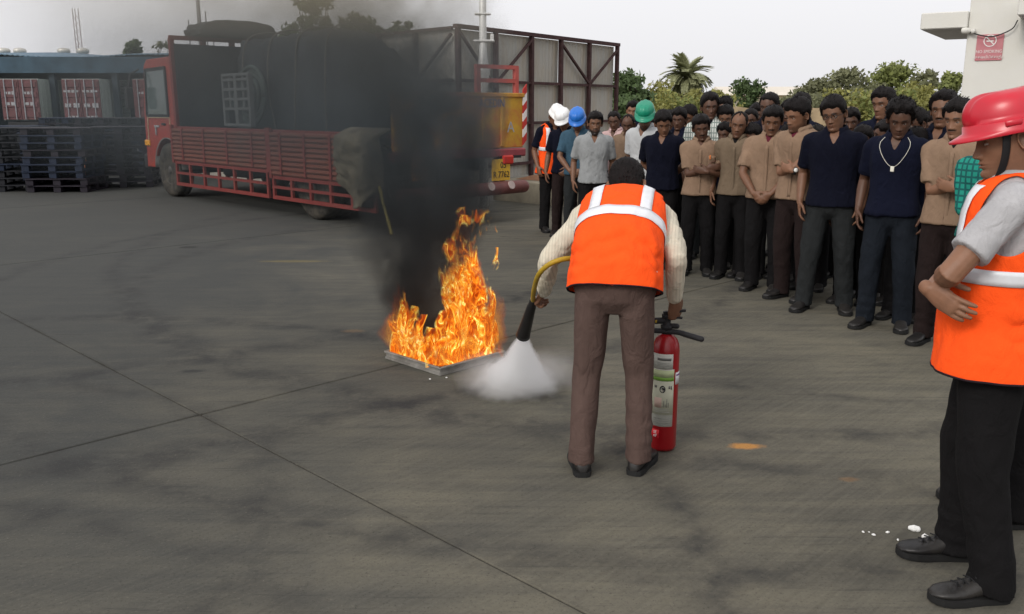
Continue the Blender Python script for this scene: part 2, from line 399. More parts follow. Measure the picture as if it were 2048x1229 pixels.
    # eyes: ball with a skin lid over its upper half
    for s in (-1, 1):
        ph = np.linspace(.05, math.pi-.05, 9); az = np.linspace(0, 2*math.pi, 12, endpoint=False); c = np.array([s*.031, -.0655, .0005]); r = .0125
        ev = np.array([[[r*math.sin(p)*math.sin(a), -r*math.cos(p), r*math.sin(p)*math.cos(a)] for a in az] for p in ph])
        lidm = ev[..., 2] > .0012*(1+0*ev[..., 0]); ev[lidm] *= 1.07
        low = ev[..., 2] < -.0062; ev[low] *= 1.05
        F = grid_faces(9, 12, True)+[list(range(12)), list(range(96, 108))]; fl = ev.reshape(-1, 3); 
        for q in F:
            cz = fl[q].mean(0); mi = 0 if (cz[2] > .0015 or cz[2] < -.006) else (2 if (-cz[1] > r*.86 and abs(cz[0]) < .0072) else 1)
            mb.f.append([k+mb.n for k in q]); mb.m.append(mi)
        mb.v.append(fl+c); mb.n += len(fl); T.append(np.full((len(fl), 3), .75))
    return mb, np.vstack(T)
def make_hair(sp, rs, hd=1.0):
    style = sp.get('hair', 'short'); seg = int(40*hd)
    zs = np.concatenate([[.1149, .1125, .108, .101, .092, .082], np.arange(.072, -.115, -.010/hd)])
    t = np.linspace(-math.pi, math.pi, seg, endpoint=False); th, zz = np.meshgrid(t, zs); V = head_ring(th, zz); V = gsmooth(V, 2, .4)
    a = np.abs(th)
    hl = np.interp(a, [0, .45, .8, 1.02, 1.2, 1.36, 1.5, 1.62, 1.85, 2.05, 2.3, 3.15], [.070, .074, .066, .042, .030, -.005, .012, .03, .02, -.035, -.075, -.088]) + .006*np.sin(7*th+rs.uniform(0, 6))
    th_ = {'short': .013, 'medium': .027, 'tall': .030, 'curly': .036, 'thin': .006, 'back': .020}[style]
    if style == 'thin': hl = hl + .035*G(a-.6, .5)+.012*(a < 1)
    if style == 'medium': hl = hl - .012*(a < .9)
    mask = sstep(-.004, .012, zz-hl)
    up = sstep(0, .11, zz); side = .55+.45*up
    nz = wave(V.reshape(-1, 3), rs.randint(1e6), 70, oct=3).reshape(zz.shape); nb = wave(V.reshape(-1, 3), rs.randint(1e6), 24, oct=2).reshape(zz.shape)
    thick = th_*side*(1+.28*nb+.18*nz) + .006
    if style in ('tall', 'medium'): thick = thick + .012*up*sstep(.9, .2, a)
    C = np.array([0, .012, .0]); D = V-C; L = np.linalg.norm(D, axis=-1, keepdims=True)
    off = mask*thick - (1-mask)*.012
    V2 = V + D/L*off[..., None]
    n, m = zz.shape; f = [q[::-1] for q in grid_faces(n, m, True)] + [list(range(m))]
    fl = V2.reshape(-1, 3); mk_ = mask.reshape(-1); idx = np.where(mk_ > .6)[0]; nt = int({'thin': 90, 'short': 240, 'curly': 620}.get(style, 260)*hd); th_ = th_*rs.uniform(.8, 1.25)
    mb = MB(); mb.add(fl, [q for q in f if max(mk_[i] for i in q) > .01])
    pick = rs.choice(idx, nt); base = fl[pick]+rs.normal(size=(nt, 3))*.004; d = base-C; d /= np.linalg.norm(d, axis=1)[:, None]
    g = rs.normal(size=(nt, 3))*.7 + np.array([0, -.15, .1]); g -= (g*d).sum(1)[:, None]*d; g /= np.linalg.norm(g, axis=1)[:, None]
    sd = np.cross(d, g); ln = th_*(.35+.5*rs.rand(nt, 1))*(1.5 if style == 'curly' else 1); tip = base + d*ln*.33 + g*ln*.8; w = .0045
    tv = np.stack([base-sd*w-d*.004, base+sd*w-d*.004, tip], 1).reshape(-1, 3)
    mb.add(tv, [[3*i, 3*i+1, 3*i+2] for i in range(nt)])
    return mb
def make_helmet(kind):
    seg = 48; ph = np.linspace(-math.pi, math.pi, seg, endpoint=False); fr = np.clip(np.cos(ph), 0, 1)
    big = kind == 'red'
    a, b = .108, .130; bx = np.sin(ph); by = -np.cos(ph); ridge = G(bx, .16)*sstep(-.99, .2, 1+0*bx)
    rows = []
    br = .006 + ((.038 if big else .034))*fr**2.4; dz = -.006*fr**1.5
    rows.append((a+br, b+br, -.004+dz)); rows.append((a+br+.001, b+br+.001, .001+dz)); rows.append((a+.004+br*.35, b+.004+br*.35, .008+dz*.4)); rows.append((a+.003, b+.003, .013+0*ph)); rows.append((a+.001, b+.001, .034+0*ph)); rows.append((a-.004, b-.004, .037+0*ph))
    for t in np.linspace(.28, 1.53, 11): rows.append(((a-.004)*math.cos(t-.28)**.72, (b-.004)*math.cos(t-.28)**.72, .037+.084*math.sin((t-.28)*1.2566)**.92+0*ph))
    V = []
    for i, (ra, rb, z) in enumerate(rows):
        x = ra*bx; y = rb*by; zz = z+0*ph
        if i > 5:
            u = (i-5)/11; bump = .007*(sstep(.022, .014, np.abs(x)) + .6*sstep(.010, .005, np.abs(np.abs(x)-.045)))*sstep(0, .25, u)*(y < .10)
            zz = zz+bump*.8; sc_ = 1+bump*.6/.12; x, y = x*sc_, y*sc_
        V.append(np.stack([x, y, zz], -1))
    V = np.array(V); n = len(V)
    mb = MB(); mb.add(V.reshape(-1, 3), grid_faces(n, seg, True)+[[(n-1)*seg+j for j in range(seg)]])
    # underside of brim and inner shell
    I = [V[0]*np.array([.995, .995, 1])+np.array([0, 0, -.002]), V[3]*np.array([.95, .95, 1])-np.array([0, 0, .014]), V[8]*np.array([.9, .9, .9])]
    mb.add(np.array([V[0]]+I).reshape(-1, 3), [q[::-1] for q in grid_faces(4, seg, True)]+[[3*seg+j for j in range(seg)]])
    if big:
        for s in (-1, 1): mb.box((s*.110, -.01, .028), (.010, .046, .020), None, 0, .004)
    v = mb.arr(); v = v @ np.array(Matrix.Rotation(R(1), 3, 'X')).T + np.array([0, .004, .040]); mb.v = [v]
    return mb

TZ = np.array([.80, .86, .92, .98, 1.05, 1.12, 1.20, 1.28, 1.34, 1.39, 1.42, 1.445, 1.465, 1.485])
TW = np.array([.176, .176, .172, .166, .158, .158, .166, .174, .176, .170, .150, .112, .078, .062])
TD = np.array([.130, .128, .124, .118, .112, .110, .113, .117, .116, .108, .098, .084, .072, .062])
TC = np.array([.000, .000, .000, -.002, -.004, -.003, .000, .002, .004, .006, .010, .014, .018, .020])
def torso(th, z, off=0, bw=1.0, belly=0):
    th, z = np.broadcast_arrays(np.asarray(th, float), np.asarray(z, float))
    w, d, yc = np.interp(z, TZ, TW)*bw+off, np.interp(z, TZ, TD)*(1+(bw-1)*.7)+off, np.interp(z, TZ, TC)
    s, c = np.sin(th), np.cos(th); e = 2/2.45
    x = w*np.sign(s)*np.abs(s)**e; y = yc - d*np.sign(c)*np.abs(c)**e
    y = y - belly*sstep(0, 1, c)*G(z-1.03, .16)
    return np.stack([x, y, z], -1)
class Bend:
    """bends everything above the hips forward; angle grows from a0 at the hip to a1 at the chest"""
    def __init__(s, a0=0, a1=0, z0=.90, L=.42, sq=1.0, drop=0):
        s.on = bool(a0 or a1); s.z0 = z0; s.sq = sq
        k = np.linspace(0, 1.0, 101); s.k = k; ang = a0 + (a1-a0)*sstep(0, 1, k/L) ; ang[0] = a0; s.a = ang
        dy = -np.sin(ang); dz = np.cos(ang); s.y = np.concatenate([[0], np.cumsum((dy[1:]+dy[:-1])/2*.01)]); s.zz = np.concatenate([[0], np.cumsum((dz[1:]+dz[:-1])/2*.01)]); s.drop = drop
    def __call__(s, p):
        p = np.asarray(p, float); 
        if not s.on: return p.copy()
        sh = p.shape; q = p.reshape(-1, 3).copy(); t = np.clip(q[:, 2]-s.z0, -.12, 1.0)
        tt = np.clip(t, 0, 1); a = np.interp(tt, s.k, s.a)*sstep(-.12, .02, t); y0 = np.interp(tt, s.k, s.y); z0 = np.interp(tt, s.k, s.zz)
        neg = np.minimum(q[:, 2]-s.z0, 0)
        out = q.copy(); out[:, 1] = y0 + q[:, 1]*np.cos(a); out[:, 2] = s.z0 + z0 + neg - q[:, 1]*np.sin(a)*1.0*-1
        out[:, 2] = s.z0 + z0 + neg + q[:, 1]*np.sin(a)
        return out.reshape(sh)
    def frame(s, z): return np.interp(z-s.z0, s.k, s.a) if s.on else 0.0
def IK(S, W, pole, l1=.295, l2=.255):
    S, W, pole = Vector(S), Vector(W), Vector(pole); d = W-S; L = min(d.length, (l1+l2)*.995); d.normalize()
    W = S+d*L; a = (l1*l1-l2*l2+L*L)/(2*L); h = math.sqrt(max(1e-8, l1*l1-a*a)); p = pole-d*pole.dot(d); p.normalize()
    return S+d*a+p*h, W
def add_hand(mb, W, d, n, side, curl=.35, spread=1.0, thumb=.5, k=1.0, seg=8):
    d = Vector(d).normalized(); n = Vector(n); n = (n-d*n.dot(d)).normalized(); t = d.cross(n)*(1 if side == 'R' else -1)   # t: towards the thumb
    W = Vector(W); P = lambda a, b, c: W+d*a*k+t*b*k+n*c*k
    mb.tube([P(-.015, 0, 0), P(.01, .000, 0), P(.035, .002, 0), P(.065, 0, .002), P(.092, -.002, .002)], np.array([(.025, .019), (.029, .018), (.038, .017), (.041, .0155), (.036, .012)])*k, 12, ref=t)
    for (b, ln, cu) in ((.0285, .070, .9), (.0095, .080, 1.0), (-.0095, .074, 1.05), (-.0275, .058, 1.15)):
        p = P(.085, b, .002); pts = [p-d*.02*k, p]; ang = 0; fd = (d+t*b*spread*3.0).normalized()
        for ph, fr in zip((.45, .31, .24), (.75, 1.0, .8)):
            ang += curl*cu*fr; p = p+(fd*math.cos(ang)+n*math.sin(ang))*ln*ph*k; pts.append(p)
        mb.tube(smooth_path(pts, 9), np.array([.0092, .0098, .0096, .0092, .0090, .0088, .0084, .0080, .0070])*k, seg)
    a = P(.012, .026, .006); td = (d*.72+t*.62+n*.30*(1+thumb)).normalized(); b = a+td*.042*k; td2 = (d*.9+t*.25*(1-thumb)+n*.5*thumb).normalized(); c = b+td2*.031*k; e = c+(td2+n*.25*thumb).normalized()*.026*k
    mb.tube(smooth_path([a, b, c, e], 8), np.array([.0145, .0140, .0125, .0115, .0110, .0105, .0098, .0085])*k, seg)
def arm_tube(mb, S, E, W, sc_=1.0):
    S, E, W = Vector(S), Vector(E), Vector(W); pts = [S, S.lerp(E, .5), S.lerp(E, .9), E.lerp(W, .0)*.9+(S.lerp(E, .9)+E.lerp(W, .1))*.05, E.lerp(W, .12), E.lerp(W, .35), E.lerp(W, .7), E.lerp(W, .93), W]
    r = np.array([(.047, .047), (.044, .046), (.038, .040), (.038, .040), (.039, .041), (.040, .041), (.033, .032), (.027, .023), (.026, .021)])*sc_
    mb.tube(pts, r, 14)
ARMS = {   # wrist (person's right arm; x mirrored for the left), elbow pole, hand direction, palm normal, curl
 'down': ((-.245, -.035, .885), (-.25, .9, 0), (.06, -.16, -1), (1, .15, 0), .38),
 'down2': ((-.225, -.075, .885), (-.25, .9, 0), (.10, -.30, -1), (.9, .4, 0), .5),
 'back': ((-.05, .185, .96), (-1, .3, 0), (.75, .1, -.65), (0, 1, .2), .4),
 'clasp': ((-.075, -.215, .93), (-1, .35, -.1), (.72, -.25, -.62), (.4, .9, .1), .55),
 'foldR': ((.085, -.205, 1.165), (-.7, .35, -1), (.95, .16, .16), (-.05, 1, .1), .25),
 'foldL': ((-.070, -.238, 1.130), (-.7, .35, -1), (.93, .20, .20), (.1, 1, .1), .3),
 'belly': ((-.10, -.22, 1.06), (-1, .3, -.4), (.95, .05, -.1), (0, 1, .2), .35)}
def side_mirror(v, s): return (v[0] if s == 'R' else -v[0], v[1], v[2])
def foot(mb_u, mb_s, ankle_xy, yaw, k=1.0, z0=0.0):
    """a leather shoe: upper and sole, toe towards -Y turned by yaw"""
    ys = np.array([.075, .068, .045, .015, -.02, -.06, -.10, -.14, -.17, -.19, -.199]); w = np.array([.012, .028, .036, .037, .037, .041, .047, .048, .041, .026, .008]); h = np.array([.03, .075, .098, .102, .096, .078, .062, .052, .045, .036, .026])
    seg = 16; a = np.arange(seg)*2*math.pi/seg; V = []
    for y, ww, hh in zip(ys, w, h):
        s, c = np.sin(a), np.cos(a); x = ww*np.sign(c)*np.abs(c)**.75; z = .020+(hh-.020)*(.5+.5*np.sign(s)*np.abs(s)**.8); x = x*np.where(s > 0, 1-.25*s**2*(hh > .06), 1)
        V.append(np.stack([x, np.full(seg, y), z], -1))
    V = np.array(V).reshape(-1, 3)
    outl = [(ww*1.06+.003, y) for y, ww in zip(ys, w)]; n = len(ys); S = []
    for zz, g in ((0, .97), (.008, 1.0), (.024, 1.0)):
        S += [(x*g, y*1.01, zz+(.006*max(0, -(y+.12)/.08) if zz < .02 else 0.006*max(0, -(y+.12)/.08))) for x, y in outl] + [(-x*g, y*1.01, zz+.006*max(0, -(y+.12)/.08)) for x, y in outl[::-1]]
    m = 2*n; SF = grid_faces(3, m, True)+[list(range(m))[::-1], list(range(2*m, 3*m))]
    V[:, 2] += .006*np.maximum(0, -(V[:, 1]+.12)/.08)
    M = np.array(Matrix.Rotation(yaw, 3, 'Z')); off = np.array([ankle_xy[0], ankle_xy[1], z0])
    mb_u.add((V*k) @ M.T + off, grid_faces(n, seg, True)+[list(range(seg)), [(n-1)*seg+j for j in range(seg)]])
    mb_s.add((np.array(S)*k) @ M.T + off, SF)
PEOPLE = []; HS = np.array([1.0, 1.05, 1.05]); SKINP = {k: plain('plain_'+SKIN[k].name, c, .5, var=.1, scale=30) for k, c in (('a', (.165, .080, .046)), ('b', (.098, .047, .029)), ('c', (.225, .112, .066)))}
def person(label, x, y, rz, H=1.68, top='navy', style='polo', legs='black', arms=('down', 'down'), head=(0, 0, 0), skin_='a', hair='short', beard=0, moustache=False, face=1.0, helmet=None,
           vest=False, bw=1.0, belly=0, group='onlookers standing in a crowd', stance=(.11, .0, 8), lod=1, bend=None, seed=None, extra=(), legvar=0, hip_drop=0.0, custom=None, shoes=True, legk=1.0, hemz=0.0, footrot=0, vflare=.030, vlow=.80, voff=.026, chin_strap=False):
    seed = seed if seed is not None else int(abs(x*131+y*977)*10) % 100000; rs = np.random.RandomState(seed)
    B = bend or Bend(R(rs.uniform(-1.5, 3.5)) if lod < 2 else 0, R(rs.uniform(1, 8)) if lod < 2 else 0); stand = lod < 2 or not bend; vx = {0: .017, 1: .0125, 2: .008}[lod]; sp = dict(hair=hair, beard=beard, moustache=moustache, face=face); k = H/1.70
    hd = {0: .8, 1: 1.0, 2: 1.9}[lod]
    # --- skeleton
    S = {}; E = {}; W = {}; HD = {}
    for i, s in enumerate('RL'):
        S[s] = B(np.array([side_mirror((-.170*bw, .006, 1.378), s)]))[0]
        if custom and s in custom: w, pole, d, n, cu = custom[s]
        else:
            w, pole, d, n, cu = ARMS[arms[i]]; jit = rs.normal(size=3)*np.array([.008, .012, .01]) if arms[i].startswith('down') else 0
            w = np.array(side_mirror(w, s))+jit; pole = side_mirror(pole, s); d = side_mirror(d, s); n = side_mirror(n, s)
        E[s], W[s] = IK(S[s], w, pole); HD[s] = (d, n, cu)
    # --- body (head, neck, arms and hands in one mesh)
    hm, T = make_head(sp, hd); hv = hm.arr()*HS
    jh = rs.normal(size=3)*(np.array([7, 3, 3]) if lod < 2 else 0); yaw, pitch, roll = (R(a+b) for a, b in zip(((head[0], head[1]*(.62 if lod < 2 and not helmet and head[1] > 5 else 1), head[2])), jh)); face = face*(1 if lod == 2 else rs.uniform(.90, 1.08)); sp['face'] = face
    RM = np.array(Matrix.Rotation(yaw, 3, 'Z') @ Matrix.Rotation(roll, 3, 'Y') @ Matrix.Rotation(pitch, 3, 'X'))
    piv = np.array([0, .025, -.115]); OFF = np.array([0, -.010, 1.580])
    def headx(v, rigid=True):
        v = np.asarray(v, float); w = 1.0 if rigid else sstep(-.235, -.10, v[:, 2])[:, None]
        r = (v-piv) @ RM.T + piv; return B(v*(1-w)+r*w+OFF)
    hv = headx(hv, False)
    am = MB()
    for s in 'RL':
        arm_tube(am, S[s], E[s], W[s], 1.0 if bw < 1.08 else 1.06); add_hand(am, W[s], *HD[s][:2], s, HD[s][2])
    vox = {0: .009, 1: .0065, 2: .0034}[lod]
    av, an, af = remesh(am, vox, 2 if lod < 2 else 4, .5)
    core = MB(); zc = np.array([.95, 1.1, 1.25, 1.36, 1.42, 1.46]); tc = np.linspace(-math.pi, math.pi, 12, endpoint=False)
    cv = B(torso(*np.meshgrid(tc, zc), -.025, bw)).reshape(-1, 3)
    mb = MB(); mb.add(hv, hm.f); mb.m = list(hm.m); mb.add(cv, grid_faces(6, 12, True)); mb.add(av, af.tolist())
    tint = np.ones((mb.n, 4), np.float32); tint[:len(T), :3] = T
    kn = np.zeros(0)
    root = mk('person', mb.arr(), mb.f, [SKIN[skin_], M_EYE, M_IRIS], None, mb.m, True)
    a = root.data.color_attributes.new('tint', 'FLOAT_COLOR', 'POINT'); a.data.foreach_set('color', tint.ravel())
    root.location = (x, y, 0); root.rotation_euler = (0, 0, rz); root.scale = (k, k, k)
    tag(root, label, 'person', group)
    # --- shirt
    tee = style == 'tee'; hem = {'polo': .865, 'work': .87, 'tee': .88, 'long': .90, 'tucked': .985}[style]
    sm = MB(); zt = np.concatenate([[hem], np.arange(hem+.03, 1.40, .04), [1.40, 1.42, 1.44, 1.455, 1.468, 1.478]]); tt = np.linspace(-math.pi, math.pi, 36, endpoint=False)
    flare = .012*sstep(hem+.16, hem, zt)[:, None]
    TV = torso(*np.meshgrid(tt, zt), .008+flare, bw, belly); n = len(zt)
    sm.add(B(TV).reshape(-1, 3), [q[::-1] for q in grid_faces(n, 36, True)]+[list(range(36)), [(n-1)*36+j for j in range(36)][::-1]])
    for s in 'RL':
        sx = -1 if s == 'R' else 1; in_ = Vector(B(np.array([(sx*.085*bw, .008, 1.388)]))[0]); SS, EE, WW = Vector(S[s]), E[s], W[s]
        if style == 'long':
            p = [in_, SS, SS.lerp(EE, .35), SS.lerp(EE, .8), EE, EE.lerp(WW, .25), EE.lerp(WW, .6), EE.lerp(WW, .95)]; r = [.056, .060, .058, .053, .051, .050, .046, .037]
            sm.tube(smooth_path(p, 22), np.interp(np.linspace(0, 7, 22), range(8), r)*(.9+.1*bw), 16)
        else:
            q = .80 if style != 'tee' else .72; p = [in_, SS, SS.lerp(EE, .3), SS.lerp(EE, .55), SS.lerp(EE, q)]; r = [.058, .063, .064, .064, .066]
            sm.tube(smooth_path(p, 12), np.interp(np.linspace(0, 4, 12), range(5), r)*(.85+.15*bw), 16, round_caps=False)
    v, nn, f = remesh(sm, vx, 5, .5)
    amp = .0105 if style != 'long' else .012
    w0 = wave(v, seed+3, 12, (1, 1, .7), 1); w1 = wave(v, seed+1, 34, (1, 1, .42), 2); w2 = wave(v, seed+2, 70, (1, 1, .5), 2)
    fold = .25*w0 + .75*w1*(.6+.5*w0) + .38*w2*(.6+w0) - .30*sstep(.14, .0, np.abs(w1))
    body_w = sstep(1.40, 1.2, v[:, 2]) if stand else .7
    v = v + nn*(amp*fold*(.45+.55*body_w))[:, None]
    mats = [CLOTH[top]]; mi = None
    if style in ('polo', 'work') and stand:
        c = v[f].mean(1); zlow = 1.345 if style == 'polo' else 1.385
        vm = (c[:, 1] < -.02) & (c[:, 2] > zlow) & (np.abs(c[:, 0]) < (c[:, 2]-zlow)*(.42 if style == 'polo' else .5)+.002) & (np.abs(c[:, 0]) < .055); mi = vm.astype(int)
        inner = {'work': rs.choice(['navy', 'black', 'maroon'])}.get(style); mats.append(CLOTH[inner] if (inner and rs.rand() < .6) else SKINP[skin_])
        ii = np.unique(f[vm]); v[ii] -= nn[ii]*.007
        if vm.sum() > 3: smooth_edges(v, f[vm], 8)
    so = mk('shirt', v, f, mats, root, mi, True, fixn=False)
    # --- collar
    if style != 'tee':
        gap = .30 if style != 'long' else .12; tc = np.linspace(gap, 2*math.pi-gap, 30); pr = [(-.002, 1.476), (.002, 1.494), (.010, 1.492), (.026, 1.462)]; CV = []
        for off, z in pr:
            drop = (.026*G(np.minimum(tc-gap, 2*math.pi-gap-tc), .35) if z < 1.47 else 0*tc); fwd = (.014*G(np.minimum(tc-gap, 2*math.pi-gap-tc), .35) if z < 1.47 else 0*tc)
            p = torso(tc, 1.482+0*tc, off+.006); p[:, 2] = z-drop-.012*np.cos(tc)*(np.cos(tc) > 0); p[:, 1] -= fwd; CV.append(p)
        co = mk('collar', B(np.array(CV)).reshape(-1, 3), grid_faces(4, 30), [CLOTH[top]], so, None, True); solid(co, .004)
    if style == 'work' and stand and lod > 0:
        pb = MB(); zz = np.linspace(.90, 1.37, 14)
        Q = np.array([torso(t0, zz, .0135, bw, belly) for t0 in (-.045, .045)]).transpose(1, 0, 2); pb.add(Q.reshape(-1, 3), grid_faces(14, 2)); 
        for (ta, tb, za, zb) in ((.36, .95, 1.20, 1.30),):
            gq = torso(*np.meshgrid(np.linspace(ta, tb, 6), np.linspace(za, zb, 5)), .0145, bw, belly); pb.add(gq.reshape(-1, 3), grid_faces(5, 6))
        pb.v = [B(pb.arr())]; po = pb.build('placket_and_pocket', [CLOTH[top]], so, True); solid(po, .002, 1); po['label'] = 'button strip and chest pocket'
        if rs.rand() < .7:
            q = B(torso(.45, 1.31, .028, bw, belly)); e2 = MB(); e2.tube([q, q+np.array([0, 0, -.035])], .0055, 6); e2.build('pen', [M_PEN], so)
    # --- trousers
    tm = MB(); zt = np.array([.755, .80, .86, .92, .97, 1.0, 1.02]); P = torso(*np.meshgrid(tt, zt), -.004, bw)
    P[..., 0] *= np.array([.50, .88, 1, 1, 1, 1, 1])[:, None]; P[..., 1] *= np.array([.42, .78, .97, 1, 1, 1, 1])[:, None]
    tm.add(B(P).reshape(-1, 3), [q[::-1] for q in grid_faces(7, 36, True)]+[list(range(36)), [6*36+j for j in range(36)][::-1]])
    fx, fy, toe = stance; fy += (rs.uniform(-.05, .05) if lod < 2 else 0); FEET = []
    for s in 'RL':
        sx = -1 if s == 'R' else 1; hip = Vector((sx*.088*bw, .004, .885-hip_drop)); fxy = (sx*fx, fy*sx + (.02 if sx > 0 else 0)*rs.rand()); cr, sr = math.cos(R(footrot)), math.sin(R(footrot)); fxy = (fxy[0]*cr-fxy[1]*sr, fxy[0]*sr+fxy[1]*cr); ank = Vector((fxy[0]-.02*sr, fxy[1]+.02*cr, .085)); FEET.append((fxy, R(toe)*sx+R(footrot), s))
        LL = (ank-hip).length*(1.003 if stand else 1.012); kne, an2 = IK(hip, ank, (sx*.12, -1, 0), .51*LL, .49*LL)
        p = [hip, hip.lerp(kne, .35), hip.lerp(kne, .8), kne, kne.lerp(an2, .3), kne.lerp(an2, .75), Vector((an2.x, an2.y-.008, .075+hemz)), Vector((an2.x, an2.y-.010, .030+hemz))]
        r = np.array([(.094, .104), (.093, .102), (.082, .088), (.078, .083), (.074, .080), (.069, .075), (.069, .077), (.072, .084)])*(.55+.45*bw)*legk
        tm.tube(smooth_path(p, 24), np.stack([np.interp(np.linspace(0, 7, 24), range(8), r[:, i]) for i in (0, 1)], 1), 16, round_caps=False)
    v, nn, f = remesh(tm, vx*1.1, 5, .5)
    low = sstep(.45, .08, v[:, 2]); knee = G(v[:, 2]-.50, .10)
    fold = (.45+.8*knee)*wave(v, seed+5, 36, (1, 1, .5), 2) + low*.75*np.sin(v[:, 2]*85+4.5*wave(v, seed+6, 11))*wave(v, seed+9, 9) + (.45 if lod < 2 else .15)*wave(v, seed+7, 75, (1, 1, .45), 2)
    v = v + nn*(.0075*fold)[:, None]
    mk('trousers', v, f, [CLOTH[legs]], root, None, True, fixn=False)
    # --- shoes
    if shoes:
        for fxy, yw, s in FEET:
            u, so2 = MB(), MB(); foot(u, so2, fxy, yw, 1.02)
            ob = u.build('shoe', [M_SHOE], root, True); so3 = so2.build('sole', [M_SOLE], ob)
            if lod == 2:
                lace = MB(); Mz = Matrix.Rotation(yw, 3, 'Z')
                for q in range(4):
                    c = Mz @ Vector((0, -.045-.022*q, 0)); zt2 = .090-.0085*q
                    for sg in (-1, 1): a1 = Mz @ Vector((sg*.02, .012, -.006)); lace.tube([Vector((fxy[0], fxy[1], zt2))+c+a1, Vector((fxy[0], fxy[1], zt2+.006))+c, Vector((fxy[0], fxy[1], zt2-.002))+c-a1*.9], .0028, 6)
                lace.build('shoelace', [M_STRAP], ob, True)
    # --- hair, helmet, vest
    if hair:
        hr = make_hair(sp, rs, 1.0 if lod < 2 else 2.0)
        hvv = hr.arr()*HS
        if helmet: hvv[:, 2] = np.where(hvv[:, 2] > .045, .045+(hvv[:, 2]-.045)*.45, hvv[:, 2]); hvv[:, :2] *= .97
        mk('hair', headx(hvv), hr.f, [M_HAIR], root, None, True, fixn=False)
    if helmet:
        he = make_helmet(helmet); ho = mk('helmet', headx(he.arr()*HS-np.array([0, 0, .014 if helmet == 'red' else .004])), he.f, [M_HELM[helmet]], root, None, True)
        if chin_strap:
            cs = MB()
            pts = [(-.088, -.022, .045), (-.080, -.026, -.02), (-.066, -.036, -.07), (-.04, -.05, -.112), (0, -.056, -.128), (.04, -.05, -.112), (.066, -.036, -.07), (.080, -.026, -.02), (.088, -.022, .045)]
            pp = smooth_path(pts, 33); cs.tube(headx(pp*HS), np.full((33, 2), (.0035, .0135)), 8, ref=(1, 0, 0))
            cs.build('chin_strap', [M_STRAP], ho, True)
    if vest: make_vest(root, B, bw, belly, lod, vlow, vflare, voff)
    for fn in extra: fn(root, dict(B=B, S=S, E=E, W=W, headx=headx, bw=bw, belly=belly, shirt=so))
    PEOPLE.append(root); return root
def smooth_edges(v, F, it):
    F = np.asarray(F); E = np.sort(np.vstack([F[:, [i, (i+1) % F.shape[1]]] for i in range(F.shape[1])]), 1); u, c = np.unique(E, axis=0, return_counts=True); b = u[c == 1]
    cnt = np.zeros(len(v)); np.add.at(cnt, b.ravel(), 1); k = cnt > 0
    for _ in range(it):
        acc = np.zeros_like(v); np.add.at(acc, b[:, 0], v[b[:, 1]]); np.add.at(acc, b[:, 1], v[b[:, 0]])
        v[k] = v[k]*.5 + .5*acc[k]/cnt[k][:, None]
    return v
